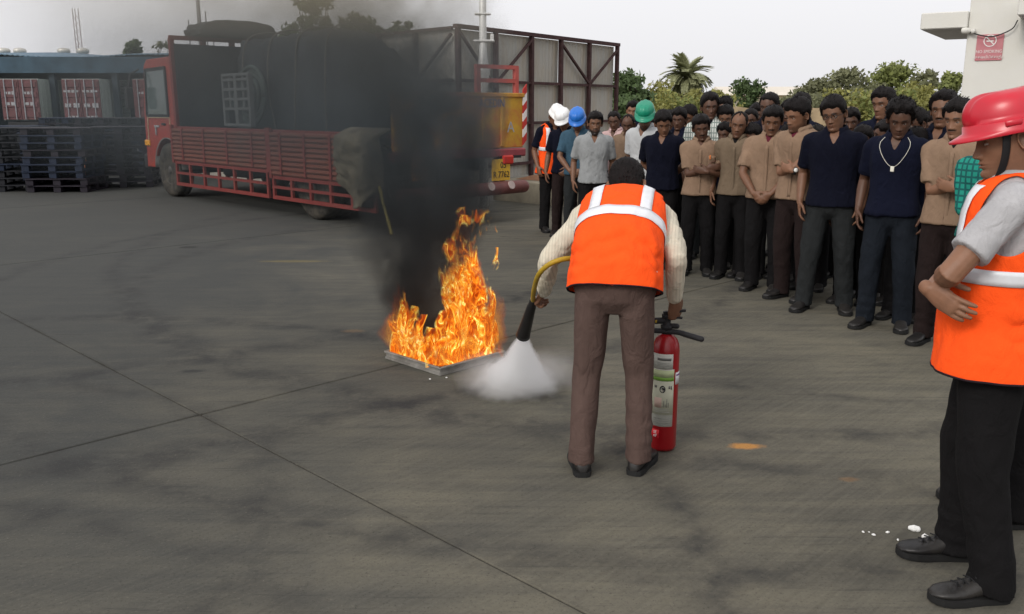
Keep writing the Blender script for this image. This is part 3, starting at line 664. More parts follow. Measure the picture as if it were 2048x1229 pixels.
def make_vest(root, B, bw, belly, lod, zlow=.80, vflare=.030, offv=.026):
    nt, nz = (84, 56) if lod < 2 else (140, 96)
    def surf(th, z, off):
        p = torso(th, z, off + vflare*sstep(zlow+.20, zlow, z), bw, belly)
        fl = p.reshape(-1, 3); w = (.0075*wave(fl, 5, 30, (1, 1, .45), 2)*(.5+sstep(1.1, .9, fl[:, 2])) + .0022*wave(fl, 8, 70, (1, 1, .6), 2)).reshape(p.shape[:-1])
        if lod == 2: zc = z+.018*np.sin(3*th+1)+.008*np.sin(11*th); w = w + sstep(.1, -.5, np.cos(th))*(-.010*G(zc-1.000, .016)+.008*G(zc-1.040, .035)-.006*G(zc-.945, .012)+.005*G(zc-.92, .02))
        p = p.copy(); r = np.stack([np.sin(th)+0*z, -np.cos(th)+0*z, 0*z+0*th], -1); return p + r*w[..., None]
    tt = np.linspace(-math.pi, math.pi, nt+1)[:-1]; zz = np.concatenate([np.linspace(zlow, 1.40, nz-12), np.linspace(1.405, 1.468, 12)])
    g = np.array(surf(*np.meshgrid(tt, zz), offv)); 
    def keep(p):
        x, y, z = p[..., 0], p[..., 1]-.006, p[..., 2]
        hole = ((y/.082)**2 + ((z-1.335)/.125)**2 < 1) & (np.abs(x) > .10*bw) | ((z > 1.33) & (np.abs(x) > .168*bw))
        vneck = (y < -.01) & (z > 1.20) & (np.abs(x) < .006+(z-1.20)*.36)
        return ~(hole | vneck)
    F = grid_faces(len(zz), nt, True); fl = g.reshape(-1, 3); kp = keep(fl[np.array(F)].mean(1))
    F = [q for q, k_ in zip(F, kp) if k_]
    # snap: drop unused verts
    used = np.unique(np.array(F)); mp = -np.ones(len(fl), int); mp[used] = np.arange(len(used))
    Fm = mp[np.array(F)]; vs = fl[used].copy(); vs = smooth_edges(vs, Fm, 10); vv = B(vs)
    # smooth the open edge a little
    vo = mk('vest', vv, Fm, [CLOTH['orange'], CLOTH['hood']], root, None, True); solid(vo, .004, 1)
    # edge piping as a thin dark tube along hem
    hp = MB(); hem = B(surf(np.linspace(-math.pi, math.pi, 61), np.full(61, zlow+.002), offv+.002)); hp.tube(hem, .0045, 6, round_caps=False)
    hp.build('vest_piping', [CLOTH['hood']], vo, True)
    def band(name, P, nj):
        o = mk(name, B(P).reshape(-1, 3), grid_faces(len(P), nj), [M_REF], vo, None, True); solid(o, .002, 1); return o
    gap = .16
    th = np.linspace(gap, 2*math.pi-gap, 90); zb = np.linspace(1.115, 1.165, 4)
    band('reflective_band', np.array([surf(th, np.full(90, z), offv+.0075) for z in zb]), 90)
    e = 2/2.45
    for xb in (-.105*bw, .105*bw):
        for back in (True, False):
            zs = np.linspace(1.166, 1.428, 26); P = []
            for z in zs:
                row = []
                for dx in np.linspace(-.025, .025, 4):
                    w = np.interp(z, TZ, TW)*bw+offv; xx = np.clip((xb+dx)/w, -.985, .985); a = math.asin(np.sign(xx)*abs(xx)**(1/e)); a = math.pi-a if back else a
                    row.append(surf(np.array([a]), np.array([z]), offv+.0085)[0])
                P.append(row)
            band('reflective_band', np.array(P), 4)
    return vo
# ---------------------------------------------------------------- ground
E_ = Vector((.7071, -.7071, 0)); N_ = Vector((.7071, .7071, 0)); CROSS = Vector((-1.715, 4.627, 0))
def concrete_mat():
    m, t, b, out = newmat('yard_concrete'); g = t.new('ShaderNodeNewGeometry'); P = g.outputs['Position']
    oi = t.new('ShaderNodeObjectInfo')
    rot = t.mapping(P, (1, 1, 1), (0, 0, R(-45)))                      # x along the slab joints running away to the right
    big = t.noise(P, .55, 5, .6, .3); med = t.noise(P, 2.2, 5, .65, .5); fine = t.noise(P, 42, 4, .7)
    brush = t.noise(t.mapping(rot, (2.2, 46, 1)), 1.0, 4, .65); brush2 = t.noise(t.mapping(P, (.9, 9, 1), (0, 0, R(-50))), 1.0, 5, .65, .4)
    sx = t.new('ShaderNodeSeparateXYZ', inp={0: P})
    c = t.ramp(big, [(.25, (.092, .086, .067)), (.5, (.139, .127, .096)), (.75, (.184, .166, .120))])
    c = t.mix(t.math('MULTIPLY', t.ramp(med, [(.40, 0.0), (.72, 1.0)]), .45), c, (0.072, 0.070, 0.062))
    c = t.mix(t.math('MULTIPLY', t.ramp(brush2, [(.42, 0.0), (.62, 1.0)]), .42), c, (0.048, 0.048, 0.045))
    c = t.mix(t.math('MULTIPLY', t.ramp(brush, [(.38, 0.0), (.62, 1.0)]), .26), c, (.190, .176, .140))
    c = t.mix(t.math('MULTIPLY', t.ramp(fine, [(.45, 0.0), (.75, 1.0)]), .22), c, (0.044, 0.042, 0.036))
    # shade of the smoke over the left half of the yard, painted into the colour
    left_shade = t.math('MULTIPLY', t.ramp(t.math('ADD', t.math('MULTIPLY', sx.outputs[0], -.16), t.math('MULTIPLY', t.noise(P, .8, 4, .6, .6), .9)), [(.34, 0.0), (.95, 1.0)]), .80)
    c = t.mix(left_shade, c, (0.040, 0.044, 0.045))
    def ring(cx, cy, r0, w, amt):
        nonlocal c
        d = t.new('ShaderNodeVectorMath', operation='DISTANCE', inp={0: P, 1: (cx, cy, 0)}).outputs['Value']
        q = t.math('ABSOLUTE', t.math('SUBTRACT', t.math('ADD', d, t.math('MULTIPLY', t.noise(P, 1.1, 2), .3)), r0+.15))
        f = t.math('MULTIPLY', t.math('SUBTRACT', 1.0, t.math('DIVIDE', q, w), clamp=True), t.ramp(t.noise(P, 3.2, 4, .7), [(.38, 0.0), (.62, amt)]))
        c = t.mix(f, c, (.032, .032, .032))
    for a in ((-3.2, 3.0, 3.9, .16, .75), (-3.2, 3.0, 2.2, .13, .6), (1.5, 9.5, 5.2, .18, .7), (1.5, 9.5, 6.6, .16, .7), (-6, 12, 7.4, .2, .8), (-6, 12, 9.0, .2, .7), (.8, 2.2, 3.0, .12, .6), (-2.5, 1.2, 2.3, .14, .5), (4, 12, 8.6, .2, .6)): ring(*a)
    def spot(cx, cy, sxx, syy, col, amt):
        nonlocal c
        v = t.mapping(P, (1/sxx, 1/syy, 0), (0, 0, 0), (-cx/sxx, -cy/syy, 0))
        d = t.new('ShaderNodeVectorMath', operation='LENGTH', inp={0: v}).outputs['Value']
        f = t.math('MULTIPLY', t.math('SUBTRACT', 1.35, t.math('ADD', d, t.math('MULTIPLY', t.noise(P, 16, 4, .7), .9)), clamp=True), amt)
        c = t.mix(t.math('MINIMUM', t.math('MULTIPLY', f, 2.2), amt), c, col)
    spot(1.165, 4.165, .115, .055, (.50, .235, .060), .85); spot(1.53, 3.76, .06, .035, (.26, .14, .060), .4); spot(.70, 4.75, .05, .05, (.30, .19, .08), .4)
    spot(-.62, 8.0, .2, .1, (.035, .033, .03), .7); spot(-3.9, 10.6, .16, .12, (.02, .02, .02), .8); spot(-2.4, 9.6, .5, .1, (.19, .15, .06), .5); spot(-2.05, 5.45, .10, .05, (.03, .03, .03), .8); spot(-1.2, 6.5, .12, .07, (.17, .11, .06), .5)
    # dirt packed along the slab joints, pitted aggregate, hairline cracks
    sr = t.new('ShaderNodeSeparateXYZ', inp={0: t.mapping(P, (1, 1, 1), (0, 0, R(45)), (0, 0, 0))})
    k0 = CROSS.x*math.cos(R(45))-CROSS.y*math.sin(R(45)); k1 = CROSS.x*math.sin(R(45))+CROSS.y*math.cos(R(45))
    for i_, k_ in ((0, k0), (1, k1)):
        q = t.math('PINGPONG', t.math('SUBTRACT', sr.outputs[i_], k_), 3.0); q = t.math('ADD', q, t.math('MULTIPLY', t.math('SUBTRACT', t.noise(P, 7, 5, .7), .5), .06))
        f = t.math('MULTIPLY', t.math('SUBTRACT', 1.0, t.math('DIVIDE', q, .030), clamp=True), t.ramp(t.noise(P, 1.9, 4), [(.38, .0), (.64, .6)]))
        c = t.mix(f, c, (.026, .024, .020))
    pit = t.noise(P, 75, 4, .8); c = t.mix(t.ramp(pit, [(.56, 0.0), (.70, .80)]), c, (.030, .028, .024)); c = t.mix(t.ramp(pit, [(.30, .32), (.40, 0.0)]), c, (.27, .245, .19))
    scr = t.noise(t.mapping(P, (1.0, 24, 1), (0, 0, R(-38))), 1.2, 6, .75, .8); c = t.mix(t.math('MULTIPLY', t.ramp(scr, [(.56, 0.0), (.66, .55)]), t.ramp(med, [(.4, 0.0), (.6, 1.0)])), c, (.034, .034, .032))
    t.l.new(c, b.inputs['Base Color']); b.inputs['Roughness'].default_value = .88; b.inputs['Specular IOR Level'].default_value = .22
    h = t.math('ADD', t.math('MULTIPLY', brush, .6), t.math('MULTIPLY', fine, .4)); bp = t.new('ShaderNodeBump', inp={'Strength': .5, 'Distance': .006, 'Height': h}); t.l.new(bp.outputs[0], b.inputs['Normal'])
    return m
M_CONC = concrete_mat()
M_JOINT = plain('joint_filler', (.050, .046, .038), .95, var=.4, scale=30)
M_EARTH = plain('dry_earth', (.26, .205, .125), .95, var=.25, scale=.25, dirt=(.20, .20, .09), dirt_amt=.7, dirt_scale=.12, bump=.4, bscale=3)
# terrain: one sheet out to the horizon, slightly below the slabs
g = mk('ground', [(-1500, -300, -.09), (1500, -300, -.09), (1500, 2500, -.09), (-1500, 2500, -.09)], [[0, 1, 2, 3]], M_EARTH); tag(g, 'dry sandy ground stretching to the horizon', kind='structure')
yard = MB(); c0 = CROSS + E_*(-6*7) ; 
cor = [CROSS+E_*a+N_*b_ for a, b_ in ((-48, -24), (24, -24), (24, 42), (-48, 42))]
yo = mk('yard', [(p.x, p.y, -.007) for p in cor], [[0, 1, 2, 3]], M_JOINT); tag(yo, 'brushed concrete yard cast in big square slabs', kind='structure')
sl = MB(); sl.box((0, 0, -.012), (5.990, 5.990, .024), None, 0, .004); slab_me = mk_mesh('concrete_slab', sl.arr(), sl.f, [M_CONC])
rz45 = R(-45)
for i in range(-8, 4):
    for j in range(-4, 7):
        p = CROSS + E_*(6*i+3) + N_*(6*j+3)
        if p.y < -4: continue
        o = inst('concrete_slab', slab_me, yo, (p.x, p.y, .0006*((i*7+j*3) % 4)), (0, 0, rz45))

# ---------------------------------------------------------------- trees and plants
def leafmat(name, col, var=.35):
    m, t, b, out = newmat(name); oi = t.new('ShaderNodeObjectInfo'); g = t.new('ShaderNodeNewGeometry')
    n = t.noise(g.outputs['Position'], 1.1, 3, .6); r = t.math('ADD', t.math('MULTIPLY', n, .75), t.math('MULTIPLY', g.outputs['Random Per Island'], .45))
    col = tuple(x*1.22 for x in col); c = t.ramp(r, [(.25, tuple(x*(1-var) for x in col)), (.6, col), (.9, tuple(min(1, x*(1+var*1.4)) for x in col))])
    t.l.new(c, b.inputs['Base Color']); b.inputs['Roughness'].default_value = .6; b.inputs['Specular IOR Level'].default_value = .25
    tr = t.new('ShaderNodeBsdfTranslucent', inp={'Color': c}); mx = t.new('ShaderNodeMixShader', inp={0: .3}); t.l.new(b.outputs[0], mx.inputs[1]); t.l.new(tr.outputs[0], mx.inputs[2]); t.l.new(mx.outputs[0], out.inputs[0])
    return m
M_LEAF = [leafmat('leaf_olive', (.150, .170, .055)), leafmat('leaf_dark', (.075, .110, .045)), leafmat('leaf_yellowgreen', (.21, .205, .065)), leafmat('leaf_dusty', (.150, .155, .085))]
M_BARK = plain('bark', (.10, .078, .055), .95, var=.35, scale=14, bump=.5, bscale=30)
def tree(name, label, x, y, h, w, leaf=0, n=2600, ls=.11, trunk=.12, density=1.0, crown_lo=.25, seed=0, cat='tree', clumps=26, group=None, z0=-.09, open_=0.0):
    rs = np.random.RandomState(seed+11); root = thing(name, label, cat, (x, y, z0), rs.uniform(0, 6.28), group)
    tb = MB(); top = np.array([rs.normal()*.05*h, rs.normal()*.05*h, h*.8]); tb.tube(smooth_path([(0, 0, 0), (rs.normal()*.03*h, rs.normal()*.03*h, h*.3), top*.7, top], 9), np.linspace(trunk, trunk*.25, 9), 7)
    C = []
    for k in range(clumps):
        a = rs.uniform(0, 6.28); zf = rs.uniform(crown_lo, 1.0); rr = w/2*math.sqrt(rs.rand())*(1-.55*max(0, zf-.55)/.45)*(.55+.45*min(1, (zf-crown_lo)/.25+.3))
        c = np.array([rr*math.cos(a), rr*math.sin(a), zf*h*.93]); C.append((c, rs.uniform(.13, .25)*w*(1-.3*open_)))
        b0 = np.array([top[0]*zf*.6, top[1]*zf*.6, max(.15*h, c[2]*.62)]); tb.tube([b0, (b0+c)/2+rs.normal(size=3)*.03*h, c], [trunk*.32, trunk*.2, trunk*.07], 5)
    tb.build('trunk', [M_BARK], root, True)
    per = n//clumps; V = []
    for c, r in C:
        d = rs.normal(size=(per, 3)); d /= np.linalg.norm(d, axis=1)[:, None]; p = c + d*(r*(rs.rand(per, 1)**.45))*np.array([1, 1, .75])
        u = rs.normal(size=(per, 3)); u /= np.linalg.norm(u, axis=1)[:, None]; q = np.cross(u, d+rs.normal(size=(per, 3))*.6); q /= np.linalg.norm(q, axis=1)[:, None]+1e-9
        s = ls*1.25*rs.uniform(.6, 1.35, (per, 1)); V.append(np.stack([p-u*s, p+q*s*.55, p+u*s, p-q*s*.55], 1))
    V = np.concatenate(V).reshape(-1, 3); F = np.arange(len(V)).reshape(-1, 4)
    o = mk('crown', V, F, [M_LEAF[leaf]], root, None, False, fixn=False)
    return root
def palm(x, y, h, label):
    rs = np.random.RandomState(5); root = thing('date_palm', label, 'palm tree', (x, y, -.09)); tb = MB()
    prof = []
    for i in range(22):
        z = h*.76*i/21; prof += [(.22+.035*(i % 2), z)]
    tb.lathe(prof, 12); tb.build('trunk', [M_BARK], root, False)
    fm = MB()
    for k in range(95):
        a = rs.uniform(0, 6.28); el = rs.uniform(-.75, 1.5); L = h*.33*rs.uniform(.8, 1.1); pts = []
        p = np.array([0, 0, h*.76]); e = el
        for i in range(9):
            pts.append(p.copy()); p = p + L/8*np.array([math.cos(a)*math.cos(e), math.sin(a)*math.cos(e), math.sin(e)]); e -= .13*(1+.5*math.cos(el))
        pts = np.array(pts); side = np.array([-math.sin(a), math.cos(a), 0]); V = []; F = []
        for i in range(1, 9):
            for s in (-1, 1):
                for q in (0, .33, .66):
                    b0 = pts[i-1]*(1-q)+pts[i]*q; ln = L*.27*(1-.6*abs(i/8-.45)); d = (pts[i]-pts[i-1]); d /= np.linalg.norm(d); tip = b0 + side*s*ln*.75 + d*ln*.7 + np.array([0, 0, .12*ln]); wv = d*.085
                    n0 = len(V); V += [b0-wv, b0+wv, tip]; F.append([n0, n0+1, n0+2])
        fm.add(V, F); fm.tube(pts, np.linspace(.03, .008, 9), 4)
    o = fm.build('crown', [leafmat('palm_frond', (.26, .27, .15), .25)], root, False, fixn=False); return root
TG = 'trees beyond the yard'
def tr(px, ytop, Y, wpx, label, leaf, **k):
    p = PY(px, ytop, Y); w = wpx/F_PX*Y*(1.35 if px > 1100 else 1.0); k['n'] = int(k.get('n', 2600)*1.45); return tree(k.pop('name', 'tree'), label, p.x, Y, p.z+.09, w, leaf, group=TG, seed=int(px), **k)
tr(1262, 146, 36, 95, 'dark green bushy tree just right of the metal hoarding', 1, n=4600, ls=.085, crown_lo=.1, clumps=34)
tr(1215, 158, 39, 75, 'green tree partly hidden behind the right end of the metal hoarding', 0, n=2600, ls=.09, crown_lo=.1)
tr(1322, 168, 38, 90, 'yellowish green bush to the left below the date palm', 2, n=4200, ls=.085, crown_lo=.08, clumps=32)
tr(1412, 174, 40, 70, 'yellowish green bush to the right below the date palm', 2, n=3200, ls=.085, crown_lo=.08)
tr(1496, 156, 52, 62, 'small round dark tree standing alone right of the date palm', 1, n=2600, ls=.10, crown_lo=.15)
tr(1628, 154, 50, 72, 'grey-green round tree in front of the long pale building', 3, n=3000, ls=.10, crown_lo=.12)
tr(1702, 136, 48, 92, 'tall loose dusty tree behind the man with glasses', 3, n=2900, ls=.095, crown_lo=.1, clumps=30)
tr(1668, 172, 44, 70, 'low yellowish bush behind the man with glasses', 2, n=2200, ls=.09, crown_lo=.05)
tr(1790, 132, 46, 110, 'big dense olive tree behind the curly haired man', 0, n=5600, ls=.09, crown_lo=.08, clumps=40)
tr(1752, 178, 40, 110, 'broad dusty shrub below the dense olive tree', 3, n=3000, ls=.08, crown_lo=.03)
tr(1838, 176, 40, 90, 'dusty yellow shrub between the olive tree and the white building', 2, n=2600, ls=.08, crown_lo=.03)
tr(1908, 132, 37, 52, 'narrow brownish green tree against the white building', 0, n=2200, ls=.08, crown_lo=.1)
tr(1852, 138, 42, 55, 'thin feathery tree with see-through flat sprays', 3, n=520, ls=.10, crown_lo=.55, clumps=12, open_=.4)
for px, yt, Y, w, lf in ((1245, 196, 33, 90, 1), (1300, 192, 34, 100, 2), (1360, 190, 35, 110, 0), (1425, 194, 35, 100, 2), (1600, 196, 37, 100, 3), (1660, 186, 38, 110, 3), (1722, 190, 37, 110, 2), (1785, 184, 36, 120, 0), (1845, 196, 35, 110, 2), (1900, 186, 35, 80, 3)):
    tr(px, yt, Y, w, 'low %s shrub of the thicket behind the crowd, beneath the %s' % (['olive', 'dark green', 'yellowish', 'dusty'][lf], {1245: 'hoarding end', 1300: 'dark bushy tree', 1360: 'date palm', 1425: 'right hand yellow bush', 1600: 'grey-green round tree', 1660: 'low yellowish bush', 1722: 'tall loose dusty tree', 1785: 'big dense olive tree', 1845: 'feathery tree', 1900: 'narrow brownish tree'}[px]), lf, n=1900, ls=.075, crown_lo=.0, name='shrub', cat='shrub', trunk=.05)
p = PY(1375, 124, 44); palm(p.x, 44, p.z+.30, 'date palm with a round spiky crown above the yellow bushes')
tr(622, -30, 25, 150, 'thin leggy tree rising behind the red truck, left of its partner', 1, n=3000, ls=.06, crown_lo=.52, clumps=60, open_=1.6)
tr(722, 4, 27, 135, 'half bare tree behind the truck bed, seen through smoke', 1, n=2000, ls=.06, crown_lo=.55, clumps=50, open_=1.7)
tr(800, 20, 27, 100, 'sparse twiggy tree behind the left face of the hoarding', 1, n=800, ls=.06, crown_lo=.6, clumps=30, open_=1.9)
tr(262, 74, 68, 62, 'small dark tree showing above the warehouse roof', 1, n=1700, ls=.14, crown_lo=.3, clumps=16)
tr(330, 74, 68, 70, 'nearly leafless tree beside the red truck cab', 3, n=420, ls=.12, crown_lo=.35, clumps=18, open_=.7)

# ---------------------------------------------------------------- far buildings
M_PALE = plain('pale_render', (.62, .58, .50), .85, var=.06, scale=.4); M_SHEET = plain('blue_roof_sheet', (.10, .19, .27), .5, var=.15, scale=.8, dirt=(.30, .32, .32), dirt_amt=.4, dirt_scale=.7)
M_SHADEW = plain('shaded_dock_wall', (.045, .062, .075), .9, var=.2, scale=.6); M_WHITED = plain('pale_green_door', (.33, .37, .35), .6, var=.08, scale=2, dirt=(.2, .2, .18), dirt_amt=.4, dirt_scale=2)  # dock wall coloured dark for the canopy's shade
M_CRED = plain('container_red', (.125, .045, .050), .6, var=.18, scale=3, dirt=(.10, .06, .05), dirt_amt=.6, dirt_scale=4); M_BARW = plain('pale_steel_bar', (.30, .32, .34), .5, var=.1); M_LETTER = plain('faded_white_paint', (.32, .32, .33), .8, var=.15)
M_TYRE = plain('tyre_rubber', (.028, .026, .023), .9, var=.3, scale=20, dirt=(.11, .095, .070), dirt_amt=.55, dirt_scale=9, bump=.3, bscale=30)
M_BLACK = plain('black_frame', (.022, .022, .024), .7, var=.3)
o = thing('distant_warehouse', 'long low pale building on the horizon', 'building', (0, 0, 0)); 
A = PY(1455, 190, 230); Bq = PY(1700, 182, 230); m_ = MB(); m_.box(((A.x+Bq.x)/2, 240, A.z/2-.1), (Bq.x-A.x, 18, A.z)); m_.build('wall', [M_PALE], o)
m_ = MB(); m_.prism([(228, A.z-.12), (252, A.z-.12), (240, A.z+2.2)], 0, A.x-1, Bq.x+1); m_.build('roof', [plain('pale_roof', (.70, .64, .55), .7, var=.05, scale=.2)], o)
# low mud bank / old wall behind the crowd
bw_ = MB(); rsb = np.random.RandomState(3); Wp = []; 
for i in range(41):
    x = 6.0+ i*.115; hgt = 1.66 + .03*math.sin(i*.4)+.012*rsb.normal(); Wp.append((x, 27.5+.25*math.sin(i*.35), hgt))
v = []; 
for x, y, hgt in Wp: v += [(x, y, -.1), (x, y+.05, hgt*.55), (x, y+.10, hgt), (x, y+.42, hgt-.03), (x, y+.5, -.1)]
bw_.add(v, grid_faces(41, 5)+[[0, 1, 2, 3, 4], [200, 201, 202, 203, 204][::-1]]); o = bw_.build('mud_wall', [plain('straw_mud', (.33, .25, .155), .95, var=.25, scale=2.5, dirt=(.20, .16, .10), dirt_amt=.6, dirt_scale=1.5, bump=.5, bscale=8)], None, False); tag(o, 'low straw coloured mud wall running behind the crowd', 'wall')
# dry grass strip
# warehouse with docked containers on the left
wh = thing('warehouse', 'long warehouse with a blue roof edge and dark loading dock behind the pallets', 'building', (0, 0, 0))
zr = PY(100, 116, 52).z; xL, xR = -44, -13.5
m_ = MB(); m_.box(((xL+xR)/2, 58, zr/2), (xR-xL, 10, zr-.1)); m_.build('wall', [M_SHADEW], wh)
rf = MB(); nseg = 120; xs = np.linspace(xL-.5, xR+.5, nseg*2); zz = .04*(np.arange(nseg*2) % 2); sag = .10*np.sin(xs*.35)+.06*np.sin(xs*.9)
vv = []; 
for y_, zo in ((46.8, -.12), (54, .32), (63, .25)):
    for x_, z_, s_ in zip(xs, zz, sag): vv.append((x_, y_, zr+z_+zo+s_))
rf.add(vv, grid_faces(3, nseg*2)); ro = rf.build('roof', [M_SHEET], wh); solid(ro, .05)
fa = MB(); fa.box(((xL+xR)/2, 46.85, zr-.62), (xR-xL, .12, .80)); fa.build('canopy_shade_band', [plain('canopy_shade_blue', (.040, .075, .105), .8, var=.3, scale=1.2)], wh)  # dark sheet standing in for the shade under the canopy
for i, x_ in enumerate(np.linspace(xL+1, xR-.5, 10)):
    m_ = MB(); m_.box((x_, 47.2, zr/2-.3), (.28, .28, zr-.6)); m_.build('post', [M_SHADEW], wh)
for a, b_ in ((70, 118), (222, 262), (-60, -20)):
    A = PY(a, 160, 49); Bq = PY(b_, 240, 49); m_ = MB(); n_ = 6
    for k in range(n_): m_.box(((A.x+Bq.x)/2, 49.0, Bq.z+(A.z-Bq.z)*(k+.5)/n_), (Bq.x-A.x, .08, (A.z-Bq.z)/n_-.03), None, 0, .015)
    m_.build('roller_door', [M_WHITED], wh)
for px in (8, 40, 128, 166):
    q = PY(px, 106, 56); m_ = MB(); m_.lathe([(.2, 0), (.2, .16), (.34, .24), (.38, .38), (.30, .50), (.05, .55)], 14, 0, Matrix.Translation((q.x, 56, zr+.25))); m_.build('roof_ventilator', [plain('ventilator_steel', (.55, .53, .48), .4, metal=.3, var=.1)], wh, True)
def container(px0, px1, Y, label, letters):
    A = PY(px0, 158, Y); Bq = PY(px1, 241, Y); w, h = Bq.x-A.x, A.z-Bq.z
    t = thing('docked_container', label, 'shipping container', (A.x+w/2, Y, Bq.z), 0, 'containers backed on to the dock')
    m_ = MB(); L = 2.4; m_.box((0, L/2+.05, h/2), (w, L, h)); 
    for k in range(6):
        for s in (-1, 1): m_.box((s*(w/2+.01), .3+k*.37, h/2), (.05, .17, h-.2))
    m_.build('body', [M_WHITED], t)
    for s in (-1, 1):
        d = MB(); 
        d.box((s*w/4, -.02, h/2), (w/2-.03, .06, h-.06), None, 0, .01)
        for k in range(4): d.box((s*w/4, -.065, h*(.14+.24*k)), (w/2-.16, .05, h*.13), None, 0, .015)
        do = d.build('door', [M_CRED], t)
        for q in (.12, .36):
            b_ = MB(); b_.tube([(s*w*q, -.12, .06), (s*w*q, -.12, h-.06)], .028, 6); b_.build('lock_bar', [M_BARW], do)
        for (zf, ww, hh, nb) in letters:
            l_ = MB(); 
            for k in range(nb): l_.box((s*w/4+(k-(nb-1)/2)*ww/nb, -.096, h*zf), (ww/nb*.72, .012, hh*(.7+.3*((k*37) % 3)/2)))
            l_.build('lettering', [M_LETTER], do)
    ch = MB(); ch.box((0, L/2, -.18), (w*.8, L, .2)); ch.box((0, .1, -.45), (w*.9, .15, .12))
    ch.build('chassis', [M_BLACK], t)
    for s in (-1, 1):
        for y_ in (.9, 1.9):
            wm = MB(); wm.lathe([(.05, -.15), (.30, -.15), (.46, -.12), (.48, 0), (.46, .12), (.30, .15), (.05, .15)], 20, 0, Matrix.Translation((s*w*.38, y_, -Bq.z+.48)) @ Matrix.Rotation(R(90), 4, 'Y')); wm.build('wheel', [M_TYRE], t, True)
container(-2, 84, 46, 'red container doors at the far left edge, two white marks on each', [(.66, .55, .16, 3), (.40, .5, .2, 2)])
container(122, 206, 46, 'dark red container with a broad white emblem across both doors', [(.70, .8, .14, 4), (.36, .85, .26, 2), (.08, .6, .14, 3)])
container(264, 350, 47, 'dark red container half hidden behind the truck cab', [(.66, .5, .14, 3)])
# slim masts
for px, y0, y1, Y, nm, lb in ((150, 18, 130, 70, 'lattice_mast', 'thin lattice mast far off above the warehouse roof'),):
    A = PY(px, y0, Y); m_ = MB(); w = .28; t = thing(nm, lb, 'mast', (A.x, Y, 0)); 
    for k in range(3):
        a = 2*math.pi*k/3; m_.tube([(w*math.cos(a), w*math.sin(a), 0), (w*math.cos(a)*.8, w*math.sin(a)*.8, A.z)], .03, 5)
    n_ = int(A.z/.5)
    for i in range(n_):
        for k in range(3):
            a, b_ = 2*math.pi*k/3, 2*math.pi*((k+1) % 3)/3; m_.tube([(w*math.cos(a), w*math.sin(a), i*.5), (w*math.cos(b_), w*math.sin(b_), i*.5+.5)], .014, 4)
    m_.build('lattice', [plain('mast_pink', (.42, .36, .36), .6, var=.1)], t)
A = PY(393, -30, 30); m_ = MB(); m_.tube([(0, 0, 0), (0, 0, A.z*.62), (0, 0, A.z)], [.085, .075, .06], 10); t = thing('grey_pole', 'dark grey pole standing behind the red truck cab', 'pole', (A.x, 30, 0)); m_.build('shaft', [plain('pole_grey', (.22, .22, .23), .6, var=.1)], t, True)
for dx, hh in ((-.35, .8), (.22, .85), (.42, .78)):
    q = MB(); q.tube([(dx, 0, 0), (dx, 0, A.z*hh)], .022, 5); q.build('stay', [MATS['pole_grey']], t)

# ---------------------------------------------------------------- metal hoarding on its plinth
M_GALV = plain('galvanised_sheet', (.40, .395, .365), .55, var=.10, scale=3, stretch=(1, 1, .25), dirt=(.34, .26, .15), dirt_amt=.45, dirt_scale=4)
M_ANGLE = plain('rusty_brown_angle', (.060, .030, .030), .8, var=.35, scale=12)
M_PLINTH = plain('plinth_concrete', (.26, .235, .18), .9, var=.15, scale=3, dirt=(.13, .11, .085), dirt_amt=.55, dirt_scale=3, bump=.3, bscale=30)
M_REDDIRT = plain('red_earth', (.20, .10, .055), .95, var=.25, scale=3, bump=.4, bscale=14)
pl = MB(); q0 = Vector((-.35, 16.25, 0)); pts = [q0, q0+E_*2.4, q0+E_*2.4+N_*5, q0+N_*5]
pl.prism([(p.x, p.y) for p in pts], 2, -.02, .37); o = pl.build('plinth', [M_PLINTH], None); bevel(o, .02); tag(o, 'low pale concrete plinth in front of the hoarding', 'plinth')
rd = MB(); q1 = q0+E_*.28+N_*.3; pts = [q1, q1+E_*1.9, q1+E_*1.9+N_*4.5, q1+N_*4.5]; v = [(p.x, p.y, z) for z in (.36, .42) for p in pts]; rd.box((0, 0, 0), (.01, .01, .01)); rd = MB()
gx = []; 
for i in range(14):
    for j in range(14): 
        p = q1+E_*1.9*i/13+N_*4.5*j/13; gx.append((p.x, p.y, .374+.05*max(0, math.sin(i*1.3+j*.7)+.4)*(0 < i < 13 and 0 < j < 13)))
rd.add(gx, grid_faces(14, 14)); o = rd.build('red_soil', [M_REDDIRT], None, True); tag(o, 'reddish soil heaped on the concrete plinth', 'soil', None, 'stuff')
HC = Vector((XatY(915, 15.3, 2.9), 15.3, 0)); HE = Vector((2.20, 19.75, 0)); fd = (HE-HC).normalized(); HT = PY(915, 55, 15.3).z; HB0 = .40
def u_at(px):
    lo, hi_ = 0.0, 6.0
    for _ in range(40):
        m2 = (lo+hi_)/2; p = HC+fd*m2
        if p.x/(p.y*CT) * F_PX + CX < px: lo = m2
        else: hi_ = m2
    return lo
ho = thing('metal_hoarding', 'tall corrugated metal hoarding braced with dark brown angle iron', 'hoarding', (HC.x, HC.y, 0), math.atan2(fd.y, fd.x))
us = [0, u_at(952), u_at(991), u_at(1062), u_at(1120), u_at(1176), u_at(1231)]; rows = [HB0, .62, 1.36, 2.09, HT-.03]; rsH = np.random.RandomState(8)
